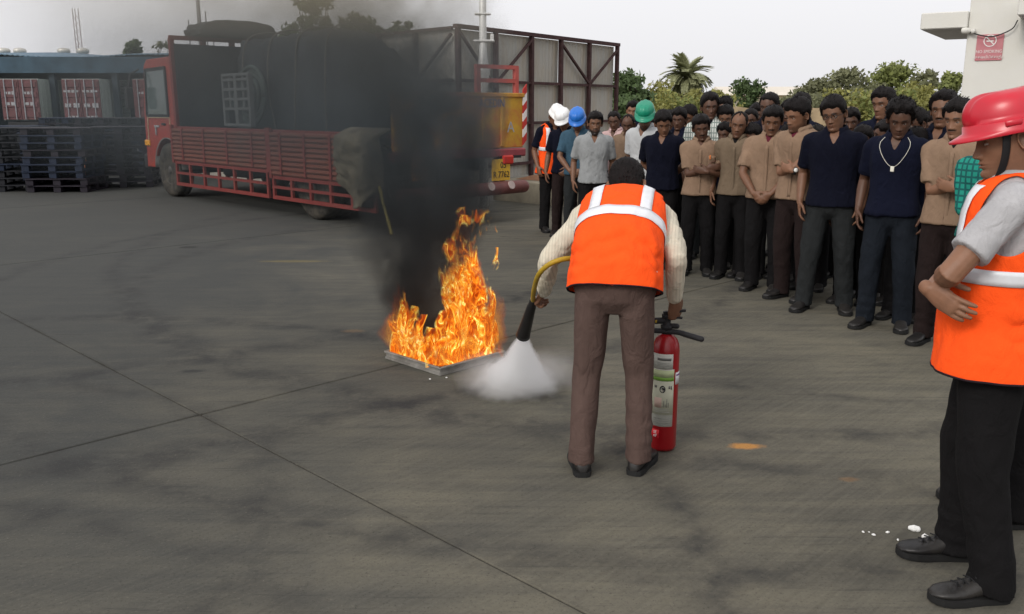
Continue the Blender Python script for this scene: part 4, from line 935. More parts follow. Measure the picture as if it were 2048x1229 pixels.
def sheet(parent, u0, u1, z0, z1, yo, sgn=1):
    w = u1-u0+.03; n = max(6, int(w/.055)); xs = np.linspace(-w/2, w/2, n); y = .012*(np.arange(n) % 2); h = z1-z0+.02; v = [(x, yy, z) for z in (-h/2, h/2) for x, yy in zip(xs, y)]
    o = mk('sheet_panel', v, grid_faces(2, n), [M_GALV], parent); solid(o, .003); o.location = ((u0+u1)/2, yo+rsH.normal()*.004, (z0+z1)/2); o.rotation_euler = (rsH.normal()*.006, 0, rsH.normal()*.008); return o
for i in range(len(us)-1):
    for r in range(len(rows)-1): sheet(ho, us[i], us[i+1], rows[r], rows[r+1], .05+.012*(i % 2)+.006*(r % 2))
for i, u in enumerate(us):
    if i == 1: continue
    m_ = MB(); m_.bar((u, -.01, HB0-.1), (u, -.01, HT), .075, .07, 0, (0, 1, 0)); m_.build('post', [M_ANGLE], ho)
for z in rows[1:4]:
    m_ = MB(); m_.bar((0, -.002, z), (us[-1], -.002, z), .055, .05); m_.build('rail', [M_ANGLE], ho)
m_ = MB(); m_.bar((-.06, 0, HT+.02), (us[-1]+.06, 0, HT+.02), .10, .065); m_.build('top_rail', [M_ANGLE], ho)
for a, b_, za, zb in ((us[3]-.03, us[2]+.05, rows[4]-.05, rows[3]+.02), (us[4]+.03, us[5]-.04, rows[4]-.08, rows[3]+.04), (us[6]-.03, us[5]+.04, rows[4]-.06, rows[3]+.04), (.03, us[2]-.05, rows[4]-.05, rows[3]-.1)):
    m_ = MB(); m_.bar((a, -.03, za), (b_, -.03, zb), .045, .04); m_.build('brace', [M_ANGLE], ho)
hl = thing('side_hoarding', 'left hand face of the metal hoarding running away behind the truck', 'hoarding', (HC.x-.05, HC.y+.03, 0), math.atan2(.719, -.695))
us2 = [0.06]+[1.05*k for k in range(1, 11)]
for i in range(len(us2)-1):
    for r in range(len(rows)-1): sheet(hl, us2[i], us2[i+1], rows[r] if r else 0, rows[r+1], -.05-.012*(i % 2)-.006*(r % 2))
for i, u in enumerate(us2[1:]):
    m_ = MB(); m_.bar((u, .01, 0), (u, .01, HT-.02), .07, .07, 0, (0, 1, 0)); m_.build('post', [M_ANGLE], hl)
    m_ = MB(); m_.bar((u-1.0 if i % 2 else u-.04, .035, rows[3]), (u-.04 if i % 2 else u-1.0, .035, HT-.1), .045, .04); m_.build('brace', [M_ANGLE], hl)
for z in rows[1:4]+[HT]:
    m_ = MB(); m_.bar((0.06, .002, z), (us2[-1], .002, z), .055, .05); m_.build('rail', [M_ANGLE], hl)
# lamp post between truck and hoarding
M_POLE = plain('galvanised_pole', (.62, .62, .60), .4, metal=.35, var=.06, scale=4)
p = PY(966, 140, 15.0); lp = thing('lamp_post', 'slim galvanised lamp post with a clamp band and flared collar', 'lamp post', (p.x, 15.05, 0))
m_ = MB(); m_.lathe([(.075, 0), (.075, p.z-.30), (.112, p.z-.02), (.112, p.z+.02), (.095, p.z+.06), (.066, p.z+.22), (.060, p.z+.5), (.052, 6.2), (.0, 6.22)], 16); m_.build('shaft', [M_POLE], lp, True)
zc = PY(966, 82, 15.0).z; m_ = MB(); m_.box((.02, 0, zc), (.34, .16, .035), None, 0, .01); m_.box((.15, -.02, zc+.05), (.06, .05, .12), None, 0, .01); m_.build('clamp_band', [M_POLE], lp)
zc = PY(966, 28, 15.0).z; m_ = MB(); m_.box((0, 0, zc), (.26, .14, .03), None, 0, .01); m_.build('clamp_band', [M_POLE], lp)
m_ = MB(); m_.tube(smooth_path([(0, 0, 6.15), (.1, 0, 6.6), (.6, 0, 6.75)], 10), .035, 8); m_.box((.85, 0, 6.76), (.55, .2, .08), None, 0, .03); m_.build('lamp_head', [M_POLE], lp)

# ---------------------------------------------------------------- white building on the right
M_WWALL = plain('white_painted_plaster', (.64, .63, .59), .85, var=.03, scale=2, dirt=(.62, .60, .52), dirt_amt=.35, dirt_scale=2.2, bump=.15, bscale=40)
M_SOFF = plain('grey_soffit', (.50, .48, .48), .9, var=.08); M_BLUE = plain('dark_blue_shutter', (.022, .040, .10), .5, var=.2, scale=3)
B0 = PY(1840, 60, 13.0); B1 = PY(1935, 56, 12.67); ub = Vector((B1.x-B0.x, B1.y-B0.y, 0)).normalized(); vb = Vector((-ub.y, ub.x, 0))
bl = thing('white_building', 'white plastered building with projecting concrete canopies at the right edge', 'building', (B0.x, B0.y, 0), math.atan2(ub.y, ub.x))
zs = B0.z; s1 = (Vector((B1.x, B1.y, 0))-Vector((B0.x, B0.y, 0))).length
m_ = MB(); m_.box((s1+.40, 2.0, 3.0), (.80, 3.9, 6.0), None, 0, .01); m_.build('pillar', [M_WWALL], bl)
m_ = MB(); m_.box((s1/2+.0, 1.08, zs+.11), (s1-.004, 2.2, .22), None, 0, .012); o = m_.build('canopy', [M_WWALL], bl)
m_ = MB(); m_.box((s1/2+.0, 1.08, zs-.004), (s1-.06, 2.1, .012)); m_.build('soffit', [M_SOFF], bl)
C0 = PY(1998, 34, 12.2); x2 = s1+.62
m_ = MB(); m_.box((x2+1.4, -.02, C0.z+.10), (2.8, 1.0, .22), None, 0, .012); m_.build('canopy', [M_WWALL], bl)
m_ = MB(); m_.box((x2+1.4, -.02, C0.z-.016), (2.7, .9, .012)); m_.build('soffit', [M_SOFF], bl)
m_ = MB(); m_.box((s1+.80+1.5, .42, C0.z/2-.0), (2.98, .06, C0.z-.2)); 
for k in range(26): m_.box((s1+2.3, .375, .1+k*.095), (2.94, .05, .07), None, 0, .012)
m_.build('shutter', [M_BLUE], bl)
m_ = MB(); m_.box((s1+2.3, .9, 3+1.6), (3.0, .8, 3.0)); m_.build('wall', [M_WWALL], bl)
# no smoking sign
M_SIGN = plain('faded_red_sign', (.46, .165, .185), .6, var=.08, scale=6, dirt=(.52, .26, .27), dirt_amt=.5, dirt_scale=8); M_SW = plain('sign_white', (.72, .68, .66), .7, var=.05)
rel = lambda px, py: bl.matrix_basis.inverted() @ PY(px, py, 12.55)
bpy.context.view_layer.update()
MI = (Matrix.Translation((B0.x, B0.y, 0)) @ Matrix.Rotation(math.atan2(ub.y, ub.x), 4, 'Z'))
def on_front(px, py):
    d = MI.inverted().to_3x3() @ ray(px, py); c = MI.inverted() @ Vector((0, 0, EYE)); t = (.045-c.y)/d.y; return c+d*t
a, b_ = on_front(1955, 70), on_front(2003, 121); sg = thing('no_smoking_sign', 'faded red no smoking sign on the white pillar', 'sign', tuple(MI @ Vector(((a.x+b_.x)/2, .040, (a.z+b_.z)/2))), math.atan2(ub.y, ub.x)); sw, sh = abs(b_.x-a.x), abs(a.z-b_.z)
m_ = MB(); m_.box((0, 0, 0), (sw, .012, sh), None, 0, .003); m_.build('board', [M_SIGN], sg)
rg = MB(); ra = sw*.225; cz = sh*.25
rg.tube([(ra*math.cos(t_), -.010, cz+ra*math.sin(t_)) for t_ in np.linspace(0, 2*math.pi, 33)], [(.004, sw*.022)]*33, 6, ref=(0, 1, 0), round_caps=False)
rg.bar((-ra*.66, -.011, cz+ra*.66), (ra*.66, -.011, cz-ra*.66), .006, sw*.04, 0, (1, 0, 1)); rg.box((0, -.010, cz-.004), (ra*1.15, .005, sw*.05)); rg.build('no_smoking_symbol', [M_SW], sg)
def text(name, body, size, loc, rot, mat, parent, ext=.002, align='CENTER', sx=1.0):
    cu = bpy.data.curves.new(name, 'FONT'); cu.body = body; cu.size = size; cu.align_x = align; cu.align_y = 'CENTER'; cu.extrude = ext; cu.resolution_u = 2
    o = bpy.data.objects.new('tmp', cu); COL.objects.link(o); dg = bpy.context.evaluated_depsgraph_get(); me = bpy.data.meshes.new_from_object(o.evaluated_get(dg)); bpy.data.objects.remove(o)
    me.materials.clear(); me.materials.append(mat); me.name = name; q = bpy.data.objects.new(name, me); COL.objects.link(q); q.parent = parent; q.location = loc; q.rotation_euler = rot; q.scale = (sx, 1, 1); return q
text('lettering', 'NO SMOKING', sh*.165, (0, -.0085, -sh*.16), (R(90), 0, 0), M_SW, sg, sx=.88)
text('tamil_lettering', 'புகைபிடிக்காதீர்', sh*.13, (0, -.0085, -sh*.37), (R(90), 0, 0), M_SW, sg, sx=.9)
cb = MB(); P0, P1 = on_front(1936, 64), on_front(2034, 58); pm = on_front(1988, 74)
cb.tube(smooth_path([MI @ Vector((P0.x, -.02, P0.z)), MI @ Vector((pm.x-.15, -.02, pm.z+.02)), MI @ Vector((pm.x, -.02, pm.z)), MI @ Vector((P1.x-.06, -.02, P1.z-.01)), MI @ Vector((P1.x, -.02, P1.z+.1))], 24), .008, 6)
o = cb.build('cable', [M_BLACK], None, True); tag(o, 'dark cable sagging across the white pillar above the sign', 'cable')
lb = MB(); lb.lathe([(0, -.06), (.035, -.05), (.045, 0), (.035, .05), (.02, .08), (0, .085)], 12, 0, Matrix.Translation(MI @ Vector((P0.x-.02, -.03, P0.z+.01))) @ Matrix.Rotation(R(90), 4, 'Y')); lb.box(MI @ Vector((P0.x+.06, .0, P0.z)), (.05, .09, .06)); o = lb.build('wall_lamp', [M_WWALL], None, True); tag(o, 'small white lamp fitting on the left edge of the pillar', 'lamp')
# ---------------------------------------------------------------- red flatbed truck
M_TRED = plain('truck_red', (.30, .034, .022), .5, var=.12, scale=2, dirt=(.16, .06, .045), dirt_amt=.5, dirt_scale=4, spec=.4)
M_TRUST = plain('truck_frame_red', (.17, .023, .019), .7, var=.2, scale=6, dirt=(.10, .04, .03), dirt_amt=.5, dirt_scale=6)
M_PLANK = plain('red_painted_plank', (.165, .044, .028), .75, var=.22, scale=5, stretch=(.35, 1, 6), dirt=(.11, .060, .042), dirt_amt=.85, dirt_scale=5, bump=.3, bscale=40)
M_GLASS = plain('dusty_window', (.10, .13, .13), .12, var=.15, scale=2, spec=.6); M_CREAM = plain('cream_line', (.55, .45, .30), .6, var=.1)
M_YEL = plain('faded_yellow_paint', (.48, .275, .032), .6, var=.18, scale=3, dirt=(.42, .085, .045), dirt_amt=.95, dirt_scale=2.6)
M_PLATE = plain('number_plate_yellow', (.70, .43, .035), .5, var=.1, scale=8, dirt=(.35, .2, .05), dirt_amt=.4, dirt_scale=10); M_TARP = plain('dark_tarpaulin', (.030, .036, .042), .85, var=.3, scale=2, bump=.5, bscale=4)
M_RIM = plain('dark_steel_rim', (.07, .065, .06), .6, var=.25); M_AMBER = plain('amber_lens', (.80, .36, .02), .3, var=.05); M_REDL = plain('red_lens', (.50, .03, .02), .3, var=.05)
M_SACK = plain('olive_canvas', (.105, .095, .070), .95, var=.35, scale=7, bump=.8, bscale=18); M_GREYP = plain('grey_plastic', (.10, .108, .11), .7, var=.2); M_BLUEC = plain('blue_cloth', (.035, .05, .10), .9, var=.3)
FW = PZ(340, 394); RW = PZ(622, 441); e_ = (RW-FW).normalized(); ang = math.atan2(e_.y, e_.x); WB = (RW-FW).length; n_ = Vector((-e_.y, e_.x, 0)); og = FW-e_*1.0
tk = thing('red_truck', 'red flatbed truck with its plank dropside let down, parked behind the fire', 'truck', (og.x, og.y, 0), ang)
W2, LEN, DK = 2.40, 8.0, 1.26; AX1, AX2 = 1.0, 1.0+WB
# cab: side profile extruded across
prof = [(.02, .52), (.06, 1.45), (.22, 2.42), (.36, 2.52), (1.36, 2.54), (1.40, 2.45), (1.40, .62), (1.34, .62)] 
arch = [(AX1+.56*math.cos(a), .50+.58*math.sin(a)) for a in np.linspace(.25, math.pi-.25, 12)]
cab = MB(); cab.prism(prof+[(1.39, .66)]+arch[1:-1]+[(.40, .66), (.36, .52)], 1, .03, W2-.03); o = cab.build('cab', [M_TRED], tk); bevel(o, .035, 2)
d = MB(); d.prism([(.26, 1.52), (.34, 2.30), (1.16, 2.32), (1.16, 1.52)], 1, .018, .05); wo_ = d.build('window', [M_GLASS], tk)
fr = MB(); 
loop = [(.235, 1.495), (.32, 2.33), (1.19, 2.35), (1.19, 1.495)]
for i in range(4): a, b_ = loop[i], loop[(i+1) % 4]; fr.bar((a[0], .02, a[1]), (b_[0], .02, b_[1]), .05, .04, 0, (0, 1, 0))
fr.build('frame', [M_BLACK], wo_)
dm = MB(); 
for a, b_ in (((.24, 1.46), (1.22, 1.46)), ((1.22, 1.46), (1.22, 1.15)), ((.24, 1.46), (.20, .9))): dm.bar((a[0], .022, a[1]), (b_[0], .022, b_[1]), .014, .022, 0, (0, 1, 0))
dr = dm.build('door_trim', [M_CREAM], tk); dm = MB(); dm.box((.95, .012, 1.34), (.16, .03, .04), None, 0, .01); dm.build('door_handle', [M_BLACK], tk)
dm = MB(); dm.box((.585, .012, 1.22), (.035, .012, .16)); dm.build('door_badge', [M_LETTER], tk); dm = MB(); dm.box((.62, .022, 1.30), (.22, .012, .035)); dm.build('door_badge', [M_LETTER], tk)
ml = MB(); ml.tube([(.1, -.02, 2.35), (.02, -.16, 2.25), (.0, -.2, 2.0)], .018, 6); ml.box((.0, -.2, 1.82), (.07, .16, .42), None, 0, .03); ml.build('mirror', [M_BLACK], tk)
im = MB(); im.box((.17, .01, .98), (.20, .05, .11), None, 0, .015); im.build('indicator', [M_AMBER], tk)
ws = MB(); ws.prism([(.12, 1.55), (.21, 2.32), (.17, 2.33), (.075, 1.55)], 1, .14, W2-.14); ws.build('windscreen', [M_GLASS], tk)
bp_ = MB(); bp_.box((-.05, W2/2, .62), (.20, W2-.06, .30), None, 0, .04); bp_.build('bumper', [M_BLACK], tk)
# mudguard, wheels
mg = MB(); v = []; angs = np.linspace(.05, math.pi-.05, 16)
for y_ in (.02, .45): v += [(AX1+.60*math.cos(a), y_, .50+.60*math.sin(a)) for a in angs]
mg.add(v, grid_faces(2, 16)); o = mg.build('mudguard', [plain('worn_grey_guard', (.16, .16, .15), .6, var=.2)], tk, True); solid(o, .02)
tyre = MB(); tp = [(.26, -.12), (.30, -.14), (.42, -.145), (.485, -.12), (.50, -.08)]; 
tyre.lathe(tp+[(.505, -.03), (.497, -.02), (.497, .02), (.505, .03)]+[(r, -z) for r, z in tp[::-1]], 36); tyre_me = mk_mesh('tyre', tyre.arr(), tyre.f, [M_TYRE], None, True)
rim = MB(); rim.lathe([(.03, -.03), (.14, -.03), (.16, -.06), (.24, -.07), (.265, -.13), (.275, -.12), (.275, .12), (.03, .1)], 28); rim.lathe([(0, -.14), (.07, -.13), (.085, -.03), (.09, .0)], 16)
for k in range(8): a = k*math.pi/4; rim.lathe([(0, -.075), (.017, -.072), (.017, -.03)], 6, 0, Matrix.Translation((.125*math.cos(a), .125*math.sin(a), 0)))
rim_me = mk_mesh('rim', rim.arr(), rim.f, [M_RIM], None, True)
for x_, ys in ((AX1, (.17, W2-.17)), (AX2, (.20, .50, W2-.50, W2-.20))):
    for y_ in ys:
        w_ = inst('wheel', tyre_me, tk, (x_, y_, .5), (R(90) if y_ < 1.2 else R(-90), 0, 0)); r_ = inst('rim', rim_me, w_, (0, 0, 0), (R(180), 0, 0) )
        r_.rotation_euler = (R(180), 0, 0)
# chassis and deck
ch = MB(); 
for y_ in (.80, 1.60): ch.box((4.3, y_, .88), (7.2, .09, .24))
for x_ in (2.2, 3.4, 4.6, 6.9): ch.box((x_, 1.2, .88), (.1, .7, .16))
for x_ in (AX1, AX2): ch.tube([(x_, .3, .5), (x_, W2-.3, .5)], .09, 8)
ch.box((3.2, .48, .68), (1.1, .42, .42), None, 0, .04); ch.box((4.4, 1.95, .7), (.9, .4, .4), None, 0, .04); ch.build('chassis', [M_BLACK], tk)
dk = MB(); dk.box(((1.52+LEN)/2, W2/2, DK-.05), (LEN-1.52, W2-.06, .10)); dk.build('deck', [M_BLACK], tk)
ed = MB(); ed.box(((1.52+LEN)/2, .035, DK+.015), (LEN-1.5, .07, .07), None, 0, .01); ed.build('deck_edge', [M_TRUST], tk)
hb = MB()
for y_ in (.04, .64, 1.2, 1.76, W2-.04): hb.box((1.50, y_, 2.02), (.09, .08, 1.66))
for z_ in (1.24, 1.8, 2.3, 2.86): hb.box((1.50, W2/2, z_), (.07, W2-.02, .075))
hb.build('headboard', [M_TRUST], tk)
ht = MB(); ht.box((1.585, W2/2, 2.0), (.03, W2-.1, 1.5)); ht.build('headboard_sheet', [M_BLACK], tk)
# let-down side gates of planks, and the guard frame below
pk = {}
for gi, (x0, x1, z0) in enumerate(((1.47, 4.84, .70), (4.96, 7.70, .62))):
    np_ = 8 if gi == 0 else 9; hh = (DK+.02-z0)/np_
    for k in range(np_):
        b_ = MB(); L_ = x1-x0; b_.prism([(-.012, -hh/2+.004), (-.030, -hh*.12), (-.026, hh*.25), (-.008, hh/2-.004), (.018, hh/2-.004), (.018, -hh/2+.004)], 0, -L_/2, L_/2)
        o = b_.build('plank', [M_PLANK], tk); o.location = ((x0+x1)/2+.01*math.sin(k*5.1), -.045+.004*math.sin(k*3.7+gi), z0+hh*(k+.5)); o.rotation_euler = (R(1.2*math.sin(k*2.3)), 0, 0)
    for x_ in ((x0-.03, x1+.05) if gi == 0 else (x0+.0, x1+.04)):
        ss = MB(); ss.box((x_, -.05, (z0+DK)/2+.02), (.07, .05, DK-z0+.12)); ss.build('gate_post', [M_TRUST], tk)
    for k in range(4):
        hg = MB(); x_ = x0+(x1-x0)*(k+.5)/4; hg.bar((x_, -.082, z0+.02), (x_, -.082, DK-.02), .055, .012, 0, (0, 1, 0)); hg.box((x_, -.07, DK+.005), (.075, .036, .04), None, 0, .008); hg.build('gate_strap', [M_TRUST], tk)
    zb = .28; zm = (zb+z0)/2-.01
    gr = MB(); 
    for z_, th in ((zb, .055), (zm, .04), (z0-.03, .05)): gr.box(((x0+x1)/2, -.03, z_), (x1-x0, .045, th))
    nb = 7 if gi == 0 else 6
    for k in range(nb): gr.box((x0+.03+(x1-x0-.06)*k/(nb-1), -.031, (zb+z0)/2), (.055, .04, z0-zb))
    gr.build('side_guard', [M_TRUST], tk)
# rear: tailgate, bumper, plates, lamps
tg_ = MB(); tg_.box((LEN+.02, W2/2, 1.46), (.05, W2-.02, .78), None, 0, .01)
for y_ in np.linspace(.15, W2-.45, 6): tg_.box((LEN+.055, y_, 1.46), (.03, .06, .74), None, 0, .01)
tg_.box((LEN+.055, W2/2, 1.82), (.04, W2, .06), None, 0, .01); tg_.build('tailgate', [M_YEL], tk)
M_TXT = plain('blue_grey_sign_paint', (.10, .12, .22), .7, var=.1)
text('lettering', 'ACEDIN', .17, (LEN+.078, W2-.66, 1.70), (R(90), 0, R(90)), M_TXT, tk, sx=.8)
text('lettering', 'A', .22, (LEN+.085, W2-.30, 1.36), (R(90), 0, R(90)), M_LETTER, tk)
hz = MB(); hzr = MB()
for k in range(7):
    z0 = 1.10+k*.115; (hz if k % 2 else hzr).add([(LEN+.05, W2-.03, z0), (LEN+.05, W2+.045, z0+.075), (LEN+.05, W2+.045, z0+.19), (LEN+.05, W2-.03, z0+.115), (LEN+.068, W2-.03, z0), (LEN+.068, W2+.045, z0+.075), (LEN+.068, W2+.045, z0+.19), (LEN+.068, W2-.03, z0+.115)], [[0, 1, 2, 3], [7, 6, 5, 4], [0, 4, 5, 1], [1, 5, 6, 2], [2, 6, 7, 3], [3, 7, 4, 0]])
hz.build('hazard_stripe', [M_SW], tk); hzr.build('hazard_stripe', [plain('hazard_red', (.45, .035, .03), .5, var=.1)], tk)
rb = MB(); rb.box((LEN+.02, W2/2, 1.00), (.12, W2+.06, .12), None, 0, .02); rb.build('rear_beam', [plain('pinkish_red_beam', (.27, .055, .065), .6, var=.15)], tk)
fr = MB(); 
for y_ in (1.55, W2-.10): fr.box((LEN-.02, y_, 2.02), (.06, .07, .42))
for z_ in (2.21, 2.02): fr.box((LEN-.02, (1.55+W2-.10)/2, z_), (.05, .80, .055))
fr.build('rear_frame', [plain('faded_red_frame', (.42, .09, .075), .6, var=.15)], tk)
bm_ = MB(); bm_.tube([(LEN+.10, .10, .50), (LEN+.10, W2-.06, .50)], .095, 14); bm_.build('rear_bumper', [plain('brown_red_bumper', (.16, .055, .050), .5, var=.25, scale=6)], tk, True)
for y_ in (1.62, W2-.38):
    c = MB(); c.tube([(LEN+.10+.05, y_, .53), (LEN+.10+.092, y_, .545)], .062, 14, round_caps=False); c.build('reflector', [plain('dull_white_reflector', (.42, .34, .32), .4, var=.1)], tk)
for y_ in (.55, W2-.42):
    st = MB(); st.bar((LEN-.1, y_, .95), (LEN+.06, y_, .5), .06, .05); st.build('bumper_stay', [M_TRUST], tk)
for y_, zc, tx, w in ((W2-.50, .76, ('05', 'R 7762'), .36), (.42, .84, None, .30)):
    pl_ = MB(); pl_.box((LEN+.085, y_, zc), (.014, w, .31), None, 0, .004); po = pl_.build('number_plate', [M_PLATE if tx else plain('orange_plate', (.62, .24, .03), .5, var=.2, scale=9)], tk)
    if tx:
        text('lettering', tx[0], .13, (LEN+.094, y_+.04, zc+.065), (R(90), 0, R(90)), M_BLACK, po, sx=.95); text('lettering', tx[1], .13, (LEN+.094, y_, zc-.07), (R(90), 0, R(90)), M_BLACK, po, sx=.86)
    else:
        sw_ = MB(); tt_ = np.linspace(0, 9, 30); sw_.tube([(LEN+.096, y_+.011*t_*math.cos(t_), zc+.011*t_*math.sin(t_)) for t_ in tt_], .011, 5); sw_.build('spiral_emblem', [plain('emblem_red', (.40, .05, .03), .6)], po)
lm = MB(); lm.box((LEN+.08, W2-.36, .90), (.06, .22, .13), None, 0, .02); lm.build('tail_lamp', [M_REDL], tk)
lm = MB(); lm.box((LEN+.04, W2-.28, .945), (.08, .42, .05), None, 0, .01); lm.box((LEN+.02, W2-.45, .90), (.05, .1, .12)); lm.build('lamp_bracket', [M_BLACK], tk)
mf = MB(); mf.box((AX2+1.0, W2-.45, .55), (.02, .6, .62), None, 0, .005); mf.build('mud_flap', [M_BLUEC], tk); mf = MB(); mf.box((AX2+1.0, .40, .55), (.02, .6, .62), None, 0, .005); mf.build('mud_flap', [M_BLACK], tk)
# the load
TM = Matrix.Translation((og.x, og.y, 0)) @ Matrix.Rotation(ang, 4, 'Z')
def draped(name, label, cat, x0, x1, y0, y1, z0, z1, seed, mat, rag=.06):
    rs = np.random.RandomState(seed); nx, nr = 40, 34; v = []
    loop = [(y0, z0), (y0-.02, z0+(z1-z0)*.5), (y0+.03, z1-.10), (y0+.14, z1), ((y0+y1)/2, z1+.05), (y1-.14, z1), (y1-.03, z1-.10), (y1+.02, z0+(z1-z0)*.5), (y1, z0)]
    L = smooth_path([(0, a, b_) for a, b_ in loop], nr)
    xs = np.linspace(x0, x1, nx)
    for i, x_ in enumerate(xs):
        endf = 1-(.10*sstep(.93, 1, abs(2*i/(nx-1)-1)) if x1 < 3 else .30*sstep(.72, 1, i/(nx-1))**1.5+.1*sstep(.07, 0, i/(nx-1))); 
        for j in range(nr): c = np.array([(y0+y1)/2, (z0+z1)/2]); p = c+(L[j][1:]-c)*endf; p[1] = z0+(p[1]-c[1]+(c[1]-z0)*endf); v.append((x_, p[0], p[1]))
    v = np.array(v); d = wave(v, seed, 5, (1, 1, 1), 3)*rag; v[:, 1] += d*np.sign(v[:, 1]-(y0+y1)/2)*.8; v[:, 2] += np.where(v[:, 2] > z1-.2, d*1.3, 0); v[:, 2] = np.maximum(v[:, 2], z0+.003)
    f = grid_faces(nx, nr)+[list(range(nr)), [(nx-1)*nr+j for j in range(nr)]]
    o = mk(name, v, f, [mat], None, None, True); o.location = (og.x, og.y, 0); o.rotation_euler = (0, 0, ang); return tag(o, label, cat)
draped('covered_load', 'dark tarpaulin covering a tall load on the red truck bed', 'tarpaulin load', 1.75, 5.8, 1.05, 2.30, DK+.005, 2.80, 4, M_TARP, .09)
draped('tarp_roll', 'dark rolled tarpaulin lying over the headboard of the red truck', 'tarpaulin', 1.35, 2.0, .35, 1.9, 2.905, 3.14, 9, M_TARP, .05)
M_ROPE = plain('grey_rope', (.09, .085, .075), .9, var=.2)
for i_, x_ in enumerate((2.3, 3.2, 4.1, 5.0)):
    m_ = MB(); m_.tube(smooth_path([TM @ Vector((x_+.15*math.sin(i_*2), .98, DK+.02)), TM @ Vector((x_+.05, .93, 2.0)), TM @ Vector((x_, 1.08, 2.80)), TM @ Vector((x_+.1, 1.6, 2.97)), TM @ Vector((x_+.1, 2.25, 2.85))], 20), .016, 5)
    o = m_.build('tie_rope', [M_ROPE], None, True); tag(o, 'grey rope tied over the covered load, %s from the truck cab' % ('nearest', 'second', 'third', 'farthest')[i_], 'rope', 'ropes over the truck load')
# grey plastic rack and coil on the bed
rk = thing('plastic_rack', 'grey open lattice plastic rack standing on the truck bed', 'rack', tuple(TM @ Vector((3.25, .35, DK+.06))), ang); m_ = MB()
for x_ in (-.45, -.02, .02, .45): m_.box((x_, 0, .44), (.06, .09, .86), None, 0, .01)
for z_ in (.03, .30, .46, .62, .78, .86): m_.box((0, 0, z_), (.95, .08, .05), None, 0, .01)
for x_ in (-.24, .24): m_.box((x_, .0, .57), (.05, .06, .60), None, 0, .01)
m_.build('lattice', [M_GREYP], rk)
cl = MB(); 
for k in range(5): rr = .52-.07*k; cl.tube([(rr*math.cos(t_), .06*math.sin(k), rr*math.sin(t_)+.56) for t_ in np.linspace(0, 2*math.pi, 40)], .036, 7, round_caps=False)
o = cl.build('hose_coil', [plain('dull_green_hose', (.055, .075, .07), .8, var=.2)], None, True); o.location = TM @ Vector((2.85, .72, DK+.0)); o.rotation_euler = (R(-6), 0, ang); tag(o, 'round coil of dull green hose leaning behind the plastic rack', 'hose coil')
# canvas sheet hanging over the near rear corner
nx, nz_ = 22, 30; v = []
for i in range(nx):
    for j in range(nz_):
        s_, t_ = i/(nx-1), j/(nz_-1); x_ = 7.02+1.0*s_; drop = .02+1.02*t_*(.62+.38*math.sin(s_*2.6+.4)); 
        v.append((x_, -.125-.05*math.sin(s_*9+t_*3)-.08*t_*(1-t_)*2, DK+.14-drop if t_ > .12 else DK+.12))
        if t_ <= .12: v[-1] = (x_, .25-.33*t_/.12*.95, DK+.075+.05*math.sin(t_/.12*3.14))
v = np.array(v); v[:, 1] -= .075*np.abs(wave(v, 3, 22)) + .03*np.abs(wave(v, 4, 50)); v[:, 2] += np.where(v[:, 2] < .75, .10*wave(v*np.array([1, 0, 0]), 5, 30), 0); o = mk('canvas_sheet', v, grid_faces(nx, nz_), [M_SACK], None, None, True); solid(o, .012); o.location = (og.x, og.y, 0); o.rotation_euler = (0, 0, ang); tag(o, 'olive canvas sheet bunched over the rear corner of the truck bed', 'canvas')
rp = MB(); rp.tube(smooth_path([TM @ Vector(p) for p in ((7.9, -.12, .62), (7.98, -.13, .42), (8.06, -.12, .2), (8.1, -.10, .03))], 12), .022, 6); o = rp.build('rope_end', [plain('yellow_rope', (.42, .36, .12), .9, var=.2)], None, True); tag(o, 'yellowish rope end hanging from the truck corner to the ground', 'rope')

# ---------------------------------------------------------------- pallet stacks by the truck
M_PAL = [plain('black_plastic_pallet', (.012, .013, .017), .7, var=.3), plain('dark_blue_pallet', (.009, .016, .036), .7, var=.3), plain('dark_purple_pallet', (.015, .012, .019), .7, var=.3)]
pm_ = MB(); 
for k in range(7): pm_.box((0, -.48+.16*k, .128), (1.18, .105, .022), None, 0, .004)
for x_ in (-.52, 0, .52):
    for y_ in (-.44, 0, .44): pm_.box((x_, y_, .075), (.14, .12, .085))
    pm_.box((x_, 0, .018), (.14, 1.0, .03), None, 0, .004)
pal_me = [mk_mesh('plastic_pallet', pm_.arr(), pm_.f, [m]) for m in M_PAL]
rs = np.random.RandomState(12)
for si, (px, py, nn, lab, mi) in enumerate(((52, 384, 9, 'in the near stack at the far left', 0), (112, 386, 9, 'in the stack beside the near left one', 1), (236, 376, 9, 'in the stack next to the truck cab', 2), (8, 372, 9, 'in the stack cut by the left edge', 1), (205, 352, 10, 'in the row behind the cream bin', 1), (282, 354, 10, 'in the row just left of the front wheel', 0), (132, 350, 10, 'in the row behind the near stacks', 1))):
    p = PZ(px, py); p.y += .5; za = R(8)+rs.normal()*.05
    for k in range(nn):
        pos = 'bottom' if k == 0 else 'top' if k == nn-1 else '%s from the ground' % ['', 'second', 'third', 'fourth', 'fifth', 'sixth', 'seventh', 'eighth', 'ninth'][k]
        o = inst('plastic_pallet', pal_me[(mi+(1 if rs.rand() < .25 else 0)) % 3], None, (p.x+rs.normal()*.015, p.y+rs.normal()*.015, .1395*k), (0, 0, za+rs.normal()*.02)); tag(o, 'dark plastic pallet %s, %s' % (lab, pos), 'pallet', 'stacked plastic pallets')
p = PZ(161, 352); bn = thing('cream_bin', 'cream bin with an orange base between the pallet stacks', 'bin', (p.x, p.y, 0), R(6)); m_ = MB(); m_.prism([(-.26, .42), (.26, .42), (.31, .78), (-.31, .78)], 1, -.25, .25); o = m_.build('tub', [plain('cream_plastic', (.46, .42, .32), .7, var=.1)], bn); bevel(o, .03)
